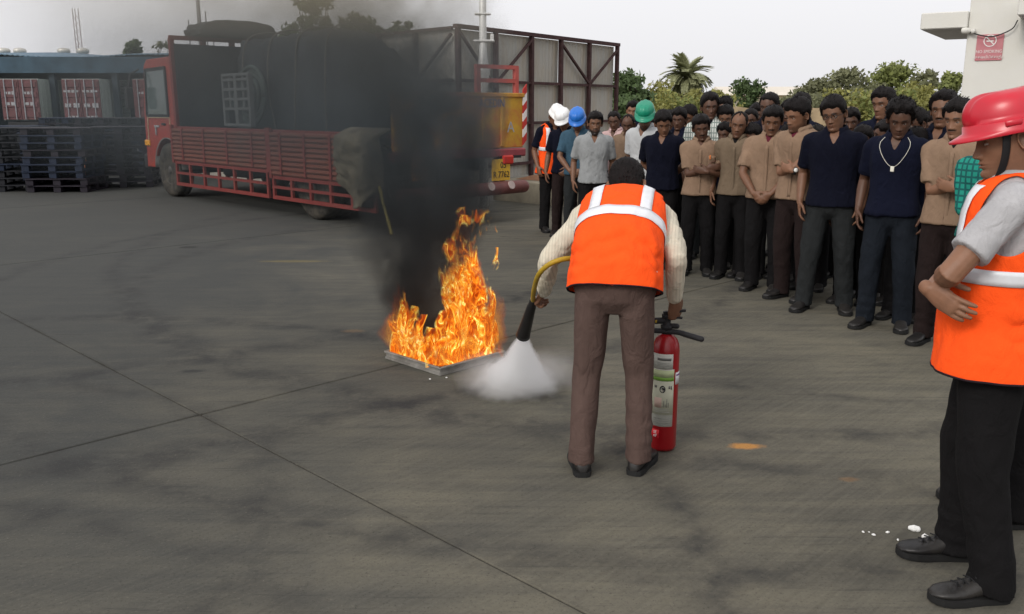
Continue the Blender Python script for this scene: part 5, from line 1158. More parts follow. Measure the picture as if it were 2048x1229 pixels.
m_ = MB(); m_.box((0, 0, .21), (.50, .44, .40), None, 0, .03); m_.build('base', [plain('rust_orange_crate', (.30, .11, .05), .8, var=.2)], bn); m_ = MB(); m_.box((.12, 0, .82), (.3, .4, .07), None, 0, .02); m_.build('lid', [plain('pale_grey_lid', (.40, .43, .42), .7)], bn)
# ---------------------------------------------------------------- fire tray
M_TRAY = plain('scorched_tray_steel', (.25, .24, .22), .55, metal=.2, var=.2, scale=9, dirt=(.08, .065, .05), dirt_amt=.6, dirt_scale=7); M_FUEL = plain('burning_fuel', (.05, .02, .01), .15, var=.3)
TC0 = Vector((-.45, 5.735, 0)); tr_ = thing('fire_tray', 'shallow square steel tray holding the burning fuel', 'tray', TC0, R(45)); hx_, hy_, hz_ = .275, .275, .052
for (c, d) in (((hx_, 0), (.006, 2*hy_)), ((-hx_, 0), (.006, 2*hy_)), ((0, hy_), (2*hx_+.006, .006)), ((0, -hy_), (2*hx_+.006, .006))):
    m_ = MB(); m_.box((c[0], c[1], hz_/2+.004), (d[0], d[1], hz_)); ln = d[0] > d[1]; m_.box((c[0]*1.018, c[1]*1.018, hz_), (d[0]+(.016 if not ln else .02), d[1]+(.016 if ln else .02), .012), None, 0, .003); m_.box((c[0]*1.01, c[1]*1.01, .012), (d[0]+.008, d[1]+.008, .016)); m_.build('side_wall', [M_TRAY], tr_)
m_ = MB(); m_.box((0, 0, .008), (2*hx_-.01, 2*hy_-.01, .008)); m_.build('floor', [M_TRAY], tr_); m_ = MB(); m_.box((0, 0, .032), (2*hx_-.008, 2*hy_-.008, .01)); m_.build('fuel', [M_FUEL], tr_)

# ---------------------------------------------------------------- volumes: fire, smoke, carbon dioxide
def volmat(name):
    m = bpy.data.materials.new(name); m.use_nodes = True; m.node_tree.nodes.clear(); t = NT(m); out = t.new('ShaderNodeOutputMaterial'); pv = t.new('ShaderNodeVolumePrincipled'); t.l.new(pv.outputs[0], out.inputs['Volume'])
    tc = t.new('ShaderNodeTexCoord'); return m, t, pv, tc.outputs['Object']
def gauss(t, vec, c, s, h):
    """h * exp(-|((x,y,z)-c)/s|^2)"""
    v = t.mapping(vec, tuple(1/q if q else 0 for q in s), (0, 0, 0), tuple(-a/q if q else 0 for a, q in zip(c, s)))
    d = t.new('ShaderNodeVectorMath', operation='DOT_PRODUCT', inp={0: v, 1: v}).outputs['Value']
    return t.math('MULTIPLY', t.math('EXPONENT', t.math('MULTIPLY', d, -1.0)), h)
def hull(name, mat, parts, vox, label, cat, kind='stuff'):
    mb = MB()
    for p, r in parts: mb.tube(p, r, 14)
    v, nn, f = remesh(mb, vox, 3, .5); o = mk(name, v, f, [mat], None, None, True, fixn=False); tag(o, label, cat, None, kind); return o
LOBES = [((-.30, -.01), .13, .38), ((-.17, -.15), .13, .17), ((-.02, -.29), .15, .14), ((.14, -.17), .13, .25), ((.29, .0), .14, .44), ((.16, .08), .14, .46), ((.12, .05), .095, 1.0), ((.11, .05), .13, .48), ((-.10, .2), .14, .08)]
fm, t, pv, vec = volmat('flames')
sxyz = t.new('ShaderNodeSeparateXYZ', inp={0: vec}); zraw = sxyz.outputs[2]
wob = t.new('ShaderNodeTexNoise'); wob.inputs['Scale'].default_value = 5.5; wob.inputs['Detail'].default_value = 2; t.l.new(t.mapping(vec, (1, 1, .75)), wob.inputs['Vector'])
w0 = t.new('ShaderNodeVectorMath', operation='SUBTRACT', inp={0: wob.outputs['Color'], 1: (.5, .5, .5)}).outputs[0]
amp = t.math('MULTIPLY_ADD', zraw, .34, .06)
w1 = t.new('ShaderNodeVectorMath', operation='SCALE', inp={0: w0, 'Scale': amp}).outputs[0]
wv = t.new('ShaderNodeVectorMath', operation='ADD', inp={0: vec, 1: w1}).outputs[0]
H = None
for (c, s, h) in LOBES:
    g_ = gauss(t, wv, (c[0], c[1], 0), (s, s, 0), h); H = g_ if H is None else t.math('MAXIMUM', H, g_)
n2 = t.noise(t.mapping(wv, (1, 1, .45)), 13, 3, .6, .5)
H = t.math('MULTIPLY', H, t.math('MULTIPLY_ADD', n2, 1.1, .50))
zz = t.math('SUBTRACT', t.new('ShaderNodeSeparateXYZ', inp={0: wv}).outputs[2], .05)
env = t.math('DIVIDE', t.math('SUBTRACT', H, zz), t.math('MULTIPLY_ADD', H, .22, .02), clamp=True)
n3 = t.noise(t.mapping(wv, (1, 1, .40)), 17, 3, .55, 1.1)
rid = t.math('SUBTRACT', 1.0, t.math('ABSOLUTE', t.math('MULTIPLY_ADD', n3, 4.2, -2.1)), clamp=True)
n4 = t.noise(t.mapping(wv, (1, 1, .5)), 30, 2, .5, 1.3); rid2 = t.math('SUBTRACT', 1.0, t.math('ABSOLUTE', t.math('MULTIPLY_ADD', n4, 5.0, -2.5)), clamp=True)
fil = t.math('ADD', t.math('POWER', rid, 4.0), t.math('MULTIPLY', t.math('POWER', rid2, 4.0), .55))
tcv = t.mapping(vec, (1, 1, 1), (0, 0, -R(45))); T3 = t.new('ShaderNodeSeparateXYZ', inp={0: tcv}); grow = t.math('MULTIPLY_ADD', zraw, .55, -.035)
ins = None
for k_, hw in ((0, hx_), (1, hy_)):
    q_ = t.math('SUBTRACT', t.math('ADD', grow, hw), t.math('ABSOLUTE', T3.outputs[k_])); q_ = t.math('MULTIPLY', q_, 40.0, clamp=True); ins = q_ if ins is None else t.math('MULTIPLY', ins, q_)
env = t.math('MULTIPLY', env, ins)
hot = t.math('MULTIPLY', env, t.math('ADD', t.math('MULTIPLY', fil, 1.15), .012))
low = t.math('SUBTRACT', 1.25, t.math('MULTIPLY', zz, 1.1))
I = t.math('MULTIPLY', hot, low)
col = t.ramp(I, [(.0, (1.0, .085, .004)), (.30, (1.0, .13, .006)), (.75, (1.0, .27, .018)), (1.0, (1.0, .48, .06))])
t.l.new(col, pv.inputs['Emission Color']); t.l.new(t.math('MULTIPLY', I, 3.2), pv.inputs['Emission Strength']); t.l.new(t.math('MULTIPLY', env, 5.0), pv.inputs['Density']); pv.inputs['Color'].default_value = (.08, .05, .04, 1)
parts = []
for (c, s, h) in LOBES:
    hh = h*1.35+.06; parts.append(([(c[0], c[1], .075), (c[0], c[1], hh*.5), (c[0], c[1], hh)], [s*1.15+.03, s*1.1+.05, s*.75+.04]))
fl = hull('flames', fm, parts, .03, 'orange flames leaping from the steel tray', 'fire'); fl.location = TC0
vv_ = fl.data
for v_ in vv_.vertices: v_.co.z = max(v_.co.z, .040)

# torn flame sheets: curled, tapering skins of burning gas standing in the tray
def flame_sheet_mat():
    m = bpy.data.materials.new('flame_sheets'); m.use_nodes = True; m.node_tree.nodes.clear(); t = NT(m); out = t.new('ShaderNodeOutputMaterial')
    tc = t.new('ShaderNodeTexCoord'); vec = tc.outputs['Object']; uv = t.new('ShaderNodeSeparateXYZ', inp={0: tc.outputs['UV']}); U, V_ = uv.outputs[0], uv.outputs[1]
    at = t.new('ShaderNodeAttribute', attribute_name='seed'); sd = at.outputs['Fac']
    off = t.new('ShaderNodeVectorMath', operation='ADD', inp={0: vec, 1: t.new('ShaderNodeCombineXYZ', inp={0: t.math('MULTIPLY', sd, .05), 1: t.math('MULTIPLY', sd, .09), 2: t.math('MULTIPLY', sd, .06)}).outputs[0]}).outputs[0]
    sv = t.mapping(off, (1, 1, .50)); wn2 = t.new('ShaderNodeTexNoise'); wn2.inputs['Scale'].default_value = 9; wn2.inputs['Detail'].default_value = 2; t.l.new(sv, wn2.inputs['Vector'])
    wp = t.new('ShaderNodeVectorMath', operation='SCALE', inp={0: t.new('ShaderNodeVectorMath', operation='SUBTRACT', inp={0: wn2.outputs['Color'], 1: (.5, .5, .5)}).outputs[0], 'Scale': .20}).outputs[0]
    pv_ = t.new('ShaderNodeVectorMath', operation='ADD', inp={0: sv, 1: wp}).outputs[0]
    na = t.noise(pv_, 5.5, 3, .5, .6); nb = t.noise(pv_, 8, 2, .45, 1.0); nc = t.noise(pv_, 15, 2, .5, 1.0)
    body = t.math('SUBTRACT', 1.0, t.math('POWER', t.math('ABSOLUTE', U), 2.0)); e = t.math('ADD', t.math('SUBTRACT', body, t.math('MULTIPLY', t.math('POWER', V_, 1.6), .85)), t.math('MULTIPLY', t.math('SUBTRACT', na, .52), 3.6))
    lace = t.math('MULTIPLY', t.math('ABSOLUTE', t.math('SUBTRACT', nb, .5)), -2.2); e = t.math('ADD', e, t.math('MULTIPLY', lace, t.math('MULTIPLY', V_, 1.0)))
    al = t.new('ShaderNodeMapRange', interpolation_type='SMOOTHSTEP', inp={0: e, 1: .02, 2: .80, 3: 0.0, 4: 1.0}).outputs[0]
    r1 = t.math('SUBTRACT', 1.0, t.math('ABSOLUTE', t.math('MULTIPLY_ADD', nb, 7.0, -3.5)), clamp=True); r2 = t.math('SUBTRACT', 1.0, t.math('ABSOLUTE', t.math('MULTIPLY_ADD', nc, 6.5, -3.25)), clamp=True)
    rim = t.new('ShaderNodeMapRange', inp={0: e, 1: .75, 2: .35, 3: 0.0, 4: .22}).outputs[0]
    heat = t.math('ADD', t.math('ADD', t.math('MULTIPLY', t.math('POWER', r1, 2.2), .62), t.math('MULTIPLY', t.math('POWER', r2, 2.5), .42)), t.math('ADD', rim, t.math('MULTIPLY', t.math('SUBTRACT', na, .38), .62)))
    heat = t.math('SUBTRACT', heat, t.math('MULTIPLY', V_, .22), clamp=True)
    col = t.ramp(heat, [(.0, (.60, .045, .002)), (.28, (.95, .125, .005)), (.58, (1.0, .29, .014)), (.84, (1.0, .58, .07)), (1.0, (1.0, .84, .32))])
    em = t.new('ShaderNodeEmission', inp={'Color': col, 'Strength': t.math('MULTIPLY_ADD', heat, 1.15, .62)}); tr_s = t.new('ShaderNodeBsdfTransparent')
    mx = t.new('ShaderNodeMixShader', inp={0: t.math('MULTIPLY', al, .93)}); t.l.new(tr_s.outputs[0], mx.inputs[1]); t.l.new(em.outputs[0], mx.inputs[2]); t.l.new(mx.outputs[0], out.inputs[0]); return m
rsF = np.random.RandomState(21); FV, FF, FUV, FS = [], [], [], []
def hfield(x, y): return max(h*math.exp(-(((x-c[0])/s)**2+((y-c[1])/s)**2)) for c, s, h in LOBES)
a_t = R(45); nF = 0
def add_sheet(x, y, h, w, yaw, lean=(0, 0), tp_=.55):
    global nF
    nu, nv = 9, 16; ph = rsF.uniform(0, 6.28); sw = rsF.uniform(.6, 1.2)
    for j in range(nv):
        v_ = j/(nv-1); tap = (1-tp_*v_**1.3)*(1-.25*(tp_ < .4)*math.exp(-((v_-.22)/.16)**2))
        for i in range(nu):
            u = 2*i/(nu-1)-1; curl = .22*w*u*u + .030*math.sin(3*u+ph); lx = u*w*tap + (.035*math.sin(7*v_*h*2.2+ph)*sw + .02*math.sin(17*v_*h+ph*2))*v_; ly = curl + .03*math.sin(9*v_*h+ph*1.7)*v_
            FV.append((x+lx*math.cos(yaw)-ly*math.sin(yaw)+lean[0]*v_*h, y+lx*math.sin(yaw)+ly*math.cos(yaw)+lean[1]*v_*h, .037+v_*h)); FUV.append((u, v_)); FS.append(rsF_seed)
    for j in range(nv-1):
        for i in range(nu-1): k = nF+j*nu+i; FF.append((k, k+1, k+nu+1, k+nu))
    nF += nu*nv
for k in range(105):
    a, b_ = rsF.uniform(-.93, .93)*(hx_-.03), rsF.uniform(-.93, .93)*(hy_-.03); x, y = a*math.cos(a_t)-b_*math.sin(a_t), a*math.sin(a_t)+b_*math.cos(a_t)
    h = hfield(x, y)
    if h < .05: continue
    rsF_seed = rsF.uniform(0, 5); h = min(h, .48)*rsF.uniform(.55, 1.4)+.035; add_sheet(x, y, h, rsF.uniform(.045, .085)+h*.08, rsF.uniform(-.7, .7), (rsF.normal()*.12, 0))
for k in range(24):
    rsF_seed = rsF.uniform(0, 5); add_sheet(.11+rsF.normal()*.035, .06+rsF.normal()*.05, rsF.uniform(.58, .98), rsF.uniform(.10, .155), rsF.uniform(-.6, .6), (rsF.normal()*.05+.03, 0), .25)
fs = mk('flame_sheets', FV, FF, [flame_sheet_mat()], None, None, True, fixn=False); fs.location = TC0; tag(fs, 'torn bright tongues of flame inside the burning tray, tallest at the right', 'fire', None, 'stuff')
uvl = fs.data.uv_layers.new(name='UVMap'); li = np.zeros(len(fs.data.loops), np.int32); fs.data.loops.foreach_get('vertex_index', li); uvl.data.foreach_set('uv', np.array(FUV, np.float32)[li].ravel())
at_ = fs.data.attributes.new('seed', 'FLOAT', 'POINT'); at_.data.foreach_set('value', np.array(FS, np.float32))

# smoke: object space = world shifted to the tray
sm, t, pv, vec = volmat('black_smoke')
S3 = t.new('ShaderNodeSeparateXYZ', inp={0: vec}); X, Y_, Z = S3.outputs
wn_ = t.new('ShaderNodeTexNoise'); wn_.inputs['Scale'].default_value = 1.6; wn_.inputs['Detail'].default_value = 3; t.l.new(vec, wn_.inputs['Vector'])
wsm = t.new('ShaderNodeVectorMath', operation='SCALE', inp={0: t.new('ShaderNodeVectorMath', operation='SUBTRACT', inp={0: wn_.outputs['Color'], 1: (.5, .5, .5)}).outputs[0], 'Scale': .62}).outputs[0]
wv = t.new('ShaderNodeVectorMath', operation='ADD', inp={0: vec, 1: wsm}).outputs[0]
W3 = t.new('ShaderNodeSeparateXYZ', inp={0: wv}); X, Y_, Z = W3.outputs
def curve(x, pts, lo, hi_):
    n = t.new('ShaderNodeFloatCurve'); c = n.mapping.curves[0]; n.mapping.use_clip = False
    while len(c.points) < len(pts): c.points.new(.5, .5)
    for p_, (a, b_) in zip(c.points, pts): p_.location = (a/3.6, b_)
    n.mapping.update(); t.l.new(t.math('DIVIDE', x, 3.6), n.inputs['Value']); return n.outputs[0]
# core column: centre x(z), radius r(z)
cx = t.math('SUBTRACT', curve(Z, [(0, .84), (.35, .80), (.9, .87), (1.5, .93), (2.1, .80), (2.8, .55), (3.6, .30)], 0, 1), 1.0)
rr = curve(Z, [(0, .24), (.4, .36), (.9, .47), (1.5, .56), (2.1, .66), (2.8, .80), (3.6, .95)], 0, 1)
dx = t.math('SUBTRACT', X, cx); d2 = t.math('SQRT', t.math('ADD', t.math('MULTIPLY', dx, dx), t.math('POWER', t.math('SUBTRACT', Y_, .16), 2.0)))
core = t.math('MULTIPLY', t.math('SUBTRACT', 1.0, t.math('DIVIDE', d2, rr), clamp=True), 1.3, clamp=True)
nf = t.noise(t.mapping(vec, (1, 1, .8)), 4.2, 5, .6, .6)
dens_core = t.math('MULTIPLY', t.math('MULTIPLY', t.math('POWER', core, .8), t.ramp(nf, [(.36, .05), (.58, 1.0)])), curve(Z, [(0, .55), (.3, .9), (.9, .95), (1.5, 1.0), (1.9, .55), (2.3, .20), (3.0, .12), (3.6, 0)], 0, 1))
# veil drifting to the left above about one metre
vx = t.math('MULTIPLY', t.math('ADD', X, .30), -1.0)             # >0 to the left of the column
left = t.math('MULTIPLY', t.new('ShaderNodeMapRange', interpolation_type='SMOOTHSTEP', inp={0: vx, 1: -.25, 2: .35, 3: 0.0, 4: 1.0}).outputs[0], t.math('EXPONENT', t.math('MULTIPLY', t.math('MAXIMUM', vx, 0.0), -.33)))
zl = t.new('ShaderNodeMapRange', interpolation_type='SMOOTHSTEP', inp={0: t.math('SUBTRACT', Z, t.math('MULTIPLY', t.math('MAXIMUM', vx, 0.0), .11)), 1: .80, 2: 1.45, 3: 0.0, 4: 1.0}).outputs[0]
zt_ = t.new('ShaderNodeMapRange', interpolation_type='SMOOTHSTEP', inp={0: Z, 1: 3.5, 2: 2.2, 3: 0.0, 4: 1.0}).outputs[0]
yv = t.math('EXPONENT', t.math('MULTIPLY', t.math('MULTIPLY', Y_, Y_), -3.2))
nv = t.noise(t.mapping(vec, (.8, .8, 1.15)), 1.7, 5, .62, .5)
veil = t.math('MULTIPLY', t.math('MULTIPLY', left, zl), t.math('MULTIPLY', t.math('MULTIPLY', yv, zt_), t.ramp(nv, [(.28, .22), (.70, 1.0)])))
edge = t.new('ShaderNodeMapRange', interpolation_type='SMOOTHSTEP', inp={0: S3.outputs[0], 1: -3.2, 2: -1.5, 3: 0.0, 4: 1.0}).outputs[0]
DEN = t.math('ADD', t.math('MULTIPLY', dens_core, 11.0), t.math('MULTIPLY', t.math('MULTIPLY', veil, edge), 2.6))
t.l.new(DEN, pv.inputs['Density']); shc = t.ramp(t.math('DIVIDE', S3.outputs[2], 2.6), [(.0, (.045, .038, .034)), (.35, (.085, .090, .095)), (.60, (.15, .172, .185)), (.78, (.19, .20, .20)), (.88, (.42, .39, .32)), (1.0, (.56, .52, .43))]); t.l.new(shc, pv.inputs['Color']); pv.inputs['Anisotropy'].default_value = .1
parts = [([(-.1, .1, .10), (-.15, .15, .5), (-.15, .15, .9), (-.1, .12, 1.5), (-.25, .08, 2.2), (-.45, 0, 3.3)], [.36, .54, .64, .76, .88, .98]),
         ([(-.2, 0, 2.15), (-1.5, 0, 2.25), (-3.2, 0, 2.4), (-4.2, 0, 2.5)], [1.15, 1.18, 1.1, .85])]
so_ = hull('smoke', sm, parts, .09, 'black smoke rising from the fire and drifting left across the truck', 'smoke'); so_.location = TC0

# carbon dioxide discharge
HORN_TOP, HORN_END = PY(1066, 603, 4.52), PY(1046, 672, 4.72)
cm, t, pv, vec = volmat('co2_cloud'); O = HORN_END; gd = PZ(1036, 782); D_ = Vector((gd.x-O.x, gd.y-O.y, .02-O.z)); Lc = D_.length
wn_ = t.new('ShaderNodeTexNoise'); wn_.inputs['Scale'].default_value = 5.5; wn_.inputs['Detail'].default_value = 5; wn_.inputs['Roughness'].default_value = .62; t.l.new(vec, wn_.inputs['Vector'])
S3 = t.new('ShaderNodeSeparateXYZ', inp={0: vec}); dep = t.math('MULTIPLY', S3.outputs[2], -1.0)
sc0 = t.math('MULTIPLY_ADD', dep, .66, .015)
wsm = t.new('ShaderNodeVectorMath', operation='SCALE', inp={0: t.new('ShaderNodeVectorMath', operation='SUBTRACT', inp={0: wn_.outputs['Color'], 1: (.5, .5, .5)}).outputs[0], 'Scale': sc0}).outputs[0]
wv = t.new('ShaderNodeVectorMath', operation='ADD', inp={0: vec, 1: wsm}).outputs[0]; W3 = t.new('ShaderNodeSeparateXYZ', inp={0: wv})
s_ = t.math('MULTIPLY', W3.outputs[2], 1/D_.z)                     # 0 at the horn, 1 at the ground
ax = t.math('SUBTRACT', W3.outputs[0], t.math('MULTIPLY', s_, D_.x)); ay = t.math('SUBTRACT', W3.outputs[1], t.math('MULTIPLY', s_, D_.y))
rad = t.math('MULTIPLY_ADD', t.math('POWER', t.math('MAXIMUM', s_, 0.001), 1.25), .255, .035)
dd = t.math('DIVIDE', t.math('SQRT', t.math('ADD', t.math('MULTIPLY', ax, ax), t.math('MULTIPLY', ay, ay))), rad)
cone = t.math('MULTIPLY', t.math('SUBTRACT', 1.0, dd, clamp=True), t.new('ShaderNodeMapRange', inp={0: s_, 1: 1.10, 2: .98, 3: 0.0, 4: 1.0}).outputs[0])
fade = t.new('ShaderNodeMapRange', inp={0: s_, 1: 0.0, 2: 1.0, 3: 90.0, 4: 15.0}).outputs[0]
puff = t.math('ADD', gauss(t, wv, (D_.x-.14, D_.y-.02, D_.z+.075), (.18, .15, .12), 4.6), gauss(t, wv, (D_.x+.19, D_.y+.05, D_.z+.085), (.17, .16, .10), 4.0))
DEN = t.math('ADD', t.math('MULTIPLY', t.math('POWER', cone, 1.1), fade), t.math('SUBTRACT', puff, .45, clamp=False))
DEN = t.math('MAXIMUM', DEN, 0.0)
t.l.new(DEN, pv.inputs['Density']); pv.inputs['Color'].default_value = (.985, .988, .992, 1); pv.inputs['Anisotropy'].default_value = .2
parts = [([(0, 0, .0), tuple(D_*.5), tuple(D_*.9)], [.05, .24, .36]), ([tuple(D_*.92+Vector((-.36, 0, .06))), tuple(D_*.92+Vector((0, 0, .1))), tuple(D_*.92+Vector((.44, .05, .08)))], [.15, .22, .14])]
co = hull('co2_cloud', cm, parts, .035, 'white cloud of discharged gas spreading on the concrete below the horn', 'gas cloud'); co.location = O
for v_ in co.data.vertices: v_.co.z = max(v_.co.z, -O.z+.006)

# ---------------------------------------------------------------- fire extinguisher with hose and horn
M_EXT = plain('extinguisher_red', (.30, .006, .010), .28, var=.08, scale=6, spec=.5, dirt=(.16, .01, .012), dirt_amt=.3, dirt_scale=10); M_HOSE = plain('mustard_hose', (.40, .26, .02), .55, var=.12, scale=30); M_HORN = plain('black_horn', (.014, .013, .013), .45, var=.2)
M_LAB = plain('label_paper', (.50, .50, .45), .6, var=.06, scale=20); M_LGR = plain('label_green', (.17, .33, .05), .6, var=.08); M_LPALE = plain('label_pale_green', (.46, .52, .30), .6, var=.05); M_GREYT = plain('label_grey_text', (.14, .14, .13), .7)
EX = Vector((.745, 4.14, 0)); ex = thing('fire_extinguisher', 'tall red carbon dioxide fire extinguisher held upright beside the bending man', 'extinguisher', EX, R(-4)); RC = .0655
m_ = MB(); m_.lathe([(.045, 0), (.058, .006), (RC, .02), (RC, .505), (.062, .535), (.052, .560), (.036, .578), (.026, .586)], 40); o = m_.build('cylinder', [M_EXT], ex, True)
vl = MB(); vl.lathe([(.024, .586), (.024, .612), (.030, .614), (.030, .628), (.018, .632), (.018, .664), (.026, .668), (.026, .682), (0, .684)], 16); vl.tube([(-.012, 0, .650), (-.055, -.005, .650)], .016, 10); vl.tube([(.010, -.0, .625), (.045, -.02, .628)], .013, 8); vl.build('valve', [M_BLACK], ex, True)
hd_ = MB(); hd_.tube(smooth_path([(-.055, 0, .600), (0, -.012, .600), (.055, -.022, .598), (.095, -.030, .588), (.160, -.045, .573)], 14), [.013]*8+[.014]*6, 10); hd_.build('carrying_handle', [M_BLACK], ex, True)
lv = MB(); lv.bar((-.02, 0, .690), (.085, -.015, .705), .024, .010); lv.bar((-.02, 0, .672), (.07, -.015, .668), .02, .008); lv.build('trigger_lever', [M_BLACK], ex)
def on_cyl(a0, a1, z0, z1, r=RC+.0012, n=14):
    a = np.linspace(a0, a1, n); return np.array([[(r*math.sin(x), -r*math.cos(x), z) for x in a] for z in (z0, z1)]).reshape(-1, 3), grid_faces(2, n)
def label_patch(name, a0, a1, z0, z1, mat, r=RC+.0012, parent=None):
    v, f = on_cyl(R(a0), R(a1), z0, z1, r); o = mk(name, v, f, [mat], parent or ex, None, True); solid(o, .0008, 1); return o
A0, A1 = -70, 34
l1 = label_patch('top_label', A0, 26, .425, .500, M_LAB); label_patch('text_line', -40, 18, .468, .480, M_GREYT, RC+.0024, l1)
for k in range(4): label_patch('text_line', -42, 10+4*(k % 2), .432+.008*k, .4345+.008*k, plain('faint_text', (.34, .34, .31), .7), RC+.0024, l1)
l2 = label_patch('main_label', A0, A1, .135, .424, M_LAB); label_patch('green_panel', A0, A1-1, .385, .42, M_LPALE, RC+.0022, l2); label_patch('green_stripe', A0, A1-1, .366, .384, M_LGR, RC+.0022, l2); label_patch('pale_panel', A0, A1-1, .195, .365, M_LPALE if False else plain('label_cream', (.47, .47, .36), .6, var=.05), RC+.0022, l2)
def wrap_text(body, size, ang_deg, z, mat, parent, r=RC+.003):
    cu = bpy.data.curves.new('t', 'FONT'); cu.body = body; cu.size = size; cu.align_x = 'CENTER'; cu.align_y = 'CENTER'; cu.extrude = .0006; o = bpy.data.objects.new('t', cu); COL.objects.link(o)
    me = bpy.data.meshes.new_from_object(o.evaluated_get(bpy.context.evaluated_depsgraph_get())); bpy.data.objects.remove(o); me.materials.clear(); me.materials.append(mat)
    for v in me.vertices: a = R(ang_deg)+v.co.x/r; rr_ = r+v.co.z; zz_ = v.co.y+z; v.co = (rr_*math.sin(a), -rr_*math.cos(a), zz_)
    q = bpy.data.objects.new('lettering', me); COL.objects.link(q); q.parent = parent
m_ = MB(); r0 = .0145
for rr_, mat in ((r0, M_BLACK),):
    a = np.linspace(0, 2*math.pi, 28, endpoint=False); rc_ = RC+.0030; ctr = R(-14); pts = [(rc_*math.sin(ctr+rr_*math.cos(x)/rc_), -rc_*math.cos(ctr+rr_*math.cos(x)/rc_), .325+rr_*1.25*math.sin(x)) for x in a]; pts2 = [(p[0]*1.006, p[1]*1.006, p[2]) for p in pts]
    m_.add(pts+pts2, [[i, (i+1) % 28, 28+(i+1) % 28, 28+i] for i in range(28)]+[list(range(28, 56))])
m_.build('black_disc', [M_BLACK], l2); wrap_text('C', .028, -14, .325, M_LAB, l2, RC+.0042)
label_patch('small_mark', -50, -38, .330, .342, M_GREYT, RC+.0026, l2); label_patch('small_mark', 10, 17, .328, .342, M_GREYT, RC+.0026, l2); label_patch('small_mark', 19, 25, .324, .342, M_GREYT, RC+.0026, l2)
label_patch('picture_panel', -48, -16, .232, .282, plain('label_pink', (.50, .36, .30), .6), RC+.0026, l2)
for k in range(5): label_patch('picture_bar', -14+6*k, -11.5+6*k, .234, .242+.009*((k*3) % 5), M_GREYT, RC+.0026, l2)
for k in range(3): label_patch('text_line', -50, 20-4*k, .208+.0075*k, .2105+.0075*k, MATS['faint_text'], RC+.0026, l2)
for k in range(4): label_patch('text_line', -50, 26, .142+.011*k, .1445+.011*k, MATS['faint_text'], RC+.0026, l2)
l3 = label_patch('side_label', 42, 80, .345, .405, plain('label_white', (.66, .65, .66), .6, var=.04)); label_patch('text_line', 46, 78, .388, .396, plain('label_purple', (.20, .10, .24), .6), RC+.0024, l3)
l4 = label_patch('red_tag', -66, -22, .072, .118, plain('bright_red_label', (.60, .02, .03), .5)); wrap_text('5E', .020, -40, .104, M_SW, l4, RC+.0028); wrap_text('47', .020, -40, .085, M_SW, l4, RC+.0028)
# hose from the valve round the front of the man to the horn
exi = (Matrix.Translation(EX) @ Matrix.Rotation(R(-4), 4, 'Z')).inverted()
hp = [EX+Vector((-.055, -.005, .650)), EX+Vector((-.16, .10, .70)), Vector((.52, 4.52, .80)), PY(1158, 520, 4.16), PY(1112, 523, 4.10), PY(1080, 546, 4.16), PY(1068, 580, 4.36), PY(1066, 603, 4.52)]
m_ = MB(); m_.tube(smooth_path([exi @ Vector(p) for p in hp], 46), .0125, 10); m_.build('hose', [M_HOSE], ex, True)
ha, hb_ = exi @ HORN_TOP, exi @ HORN_END; dv = (hb_-ha).normalized(); Mh = Matrix.Translation(ha) @ dv.to_track_quat('Z', 'Y').to_matrix().to_4x4(); Lh = (hb_-ha).length
m_ = MB(); m_.lathe([(.014, -.02), (.020, -.005), (.020, .03), (.024, .04), (.029, Lh*.45), (.037, Lh*.92), (.040, Lh), (.036, Lh), (.030, Lh*.7), (.0, Lh*.6)], 22, 0, Mh); m_.build('horn', [M_HORN], ex, True)
m_ = MB(); m_.lathe([(.0165, -.028), (.0175, -.018), (.0165, -.006)], 12, 0, Mh); m_.build('hose_ferrule', [M_STEEL], ex, True)

# ---------------------------------------------------------------- foam flakes on the ground
M_FOAM = plain('white_foam', (.82, .82, .80), .8, var=.03); rs = np.random.RandomState(2)
for px, py, r, lb in ((1827, 1062, .017, 'biggest white foam flake near the black shoes'), (1850, 1076, .010, 'second white foam flake, right of the biggest'), (1775, 1067, .006, 'small white foam flake left of the biggest one'), (1747, 1072, .006, 'small white foam flake in the middle of the leftmost three'), (1738, 1066, .003, 'tiny white foam speck in the left cluster of flakes'), (1726, 1066, .005, 'leftmost small white foam flake on the concrete'), (1796, 1082, .005, 'thin flat white foam flake nearest the shoe toe')):
    p = PZ(px, py); m_ = MB(); m_.tube([(-r*.8, 0, r*.45), (0, r*.2, r*.6), (r*.8, -r*.1, r*.4)], [r*.7, r*.85, r*.6], 9); v, nn, f = remesh(m_, max(.0012, r*.12), 2); v = v+nn*(wave(v, 3, 250)*r*.12)[:, None]; v[:, 2] = np.maximum(v[:, 2], .0)
    o = mk('foam_flake', v, f, [M_FOAM], None, None, True, fixn=False); o.location = (p.x, p.y, .002); o.rotation_euler = (0, 0, rs.uniform(0, 6)); tag(o, lb, 'foam flake', 'foam flakes on the concrete')
for px, py, lb in ((893, 757, 'pale crumb on the concrete just in front of the tray corner'), (860, 760, 'smaller pale crumb left of the one before the tray corner')):
    p = PZ(px, py); m_ = MB(); m_.box((0, 0, .004), (.012, .008, .006), None, 0, .002); o = m_.build('crumb', [M_FOAM]); o.location = (p.x, p.y, .001); tag(o, lb, 'crumb')
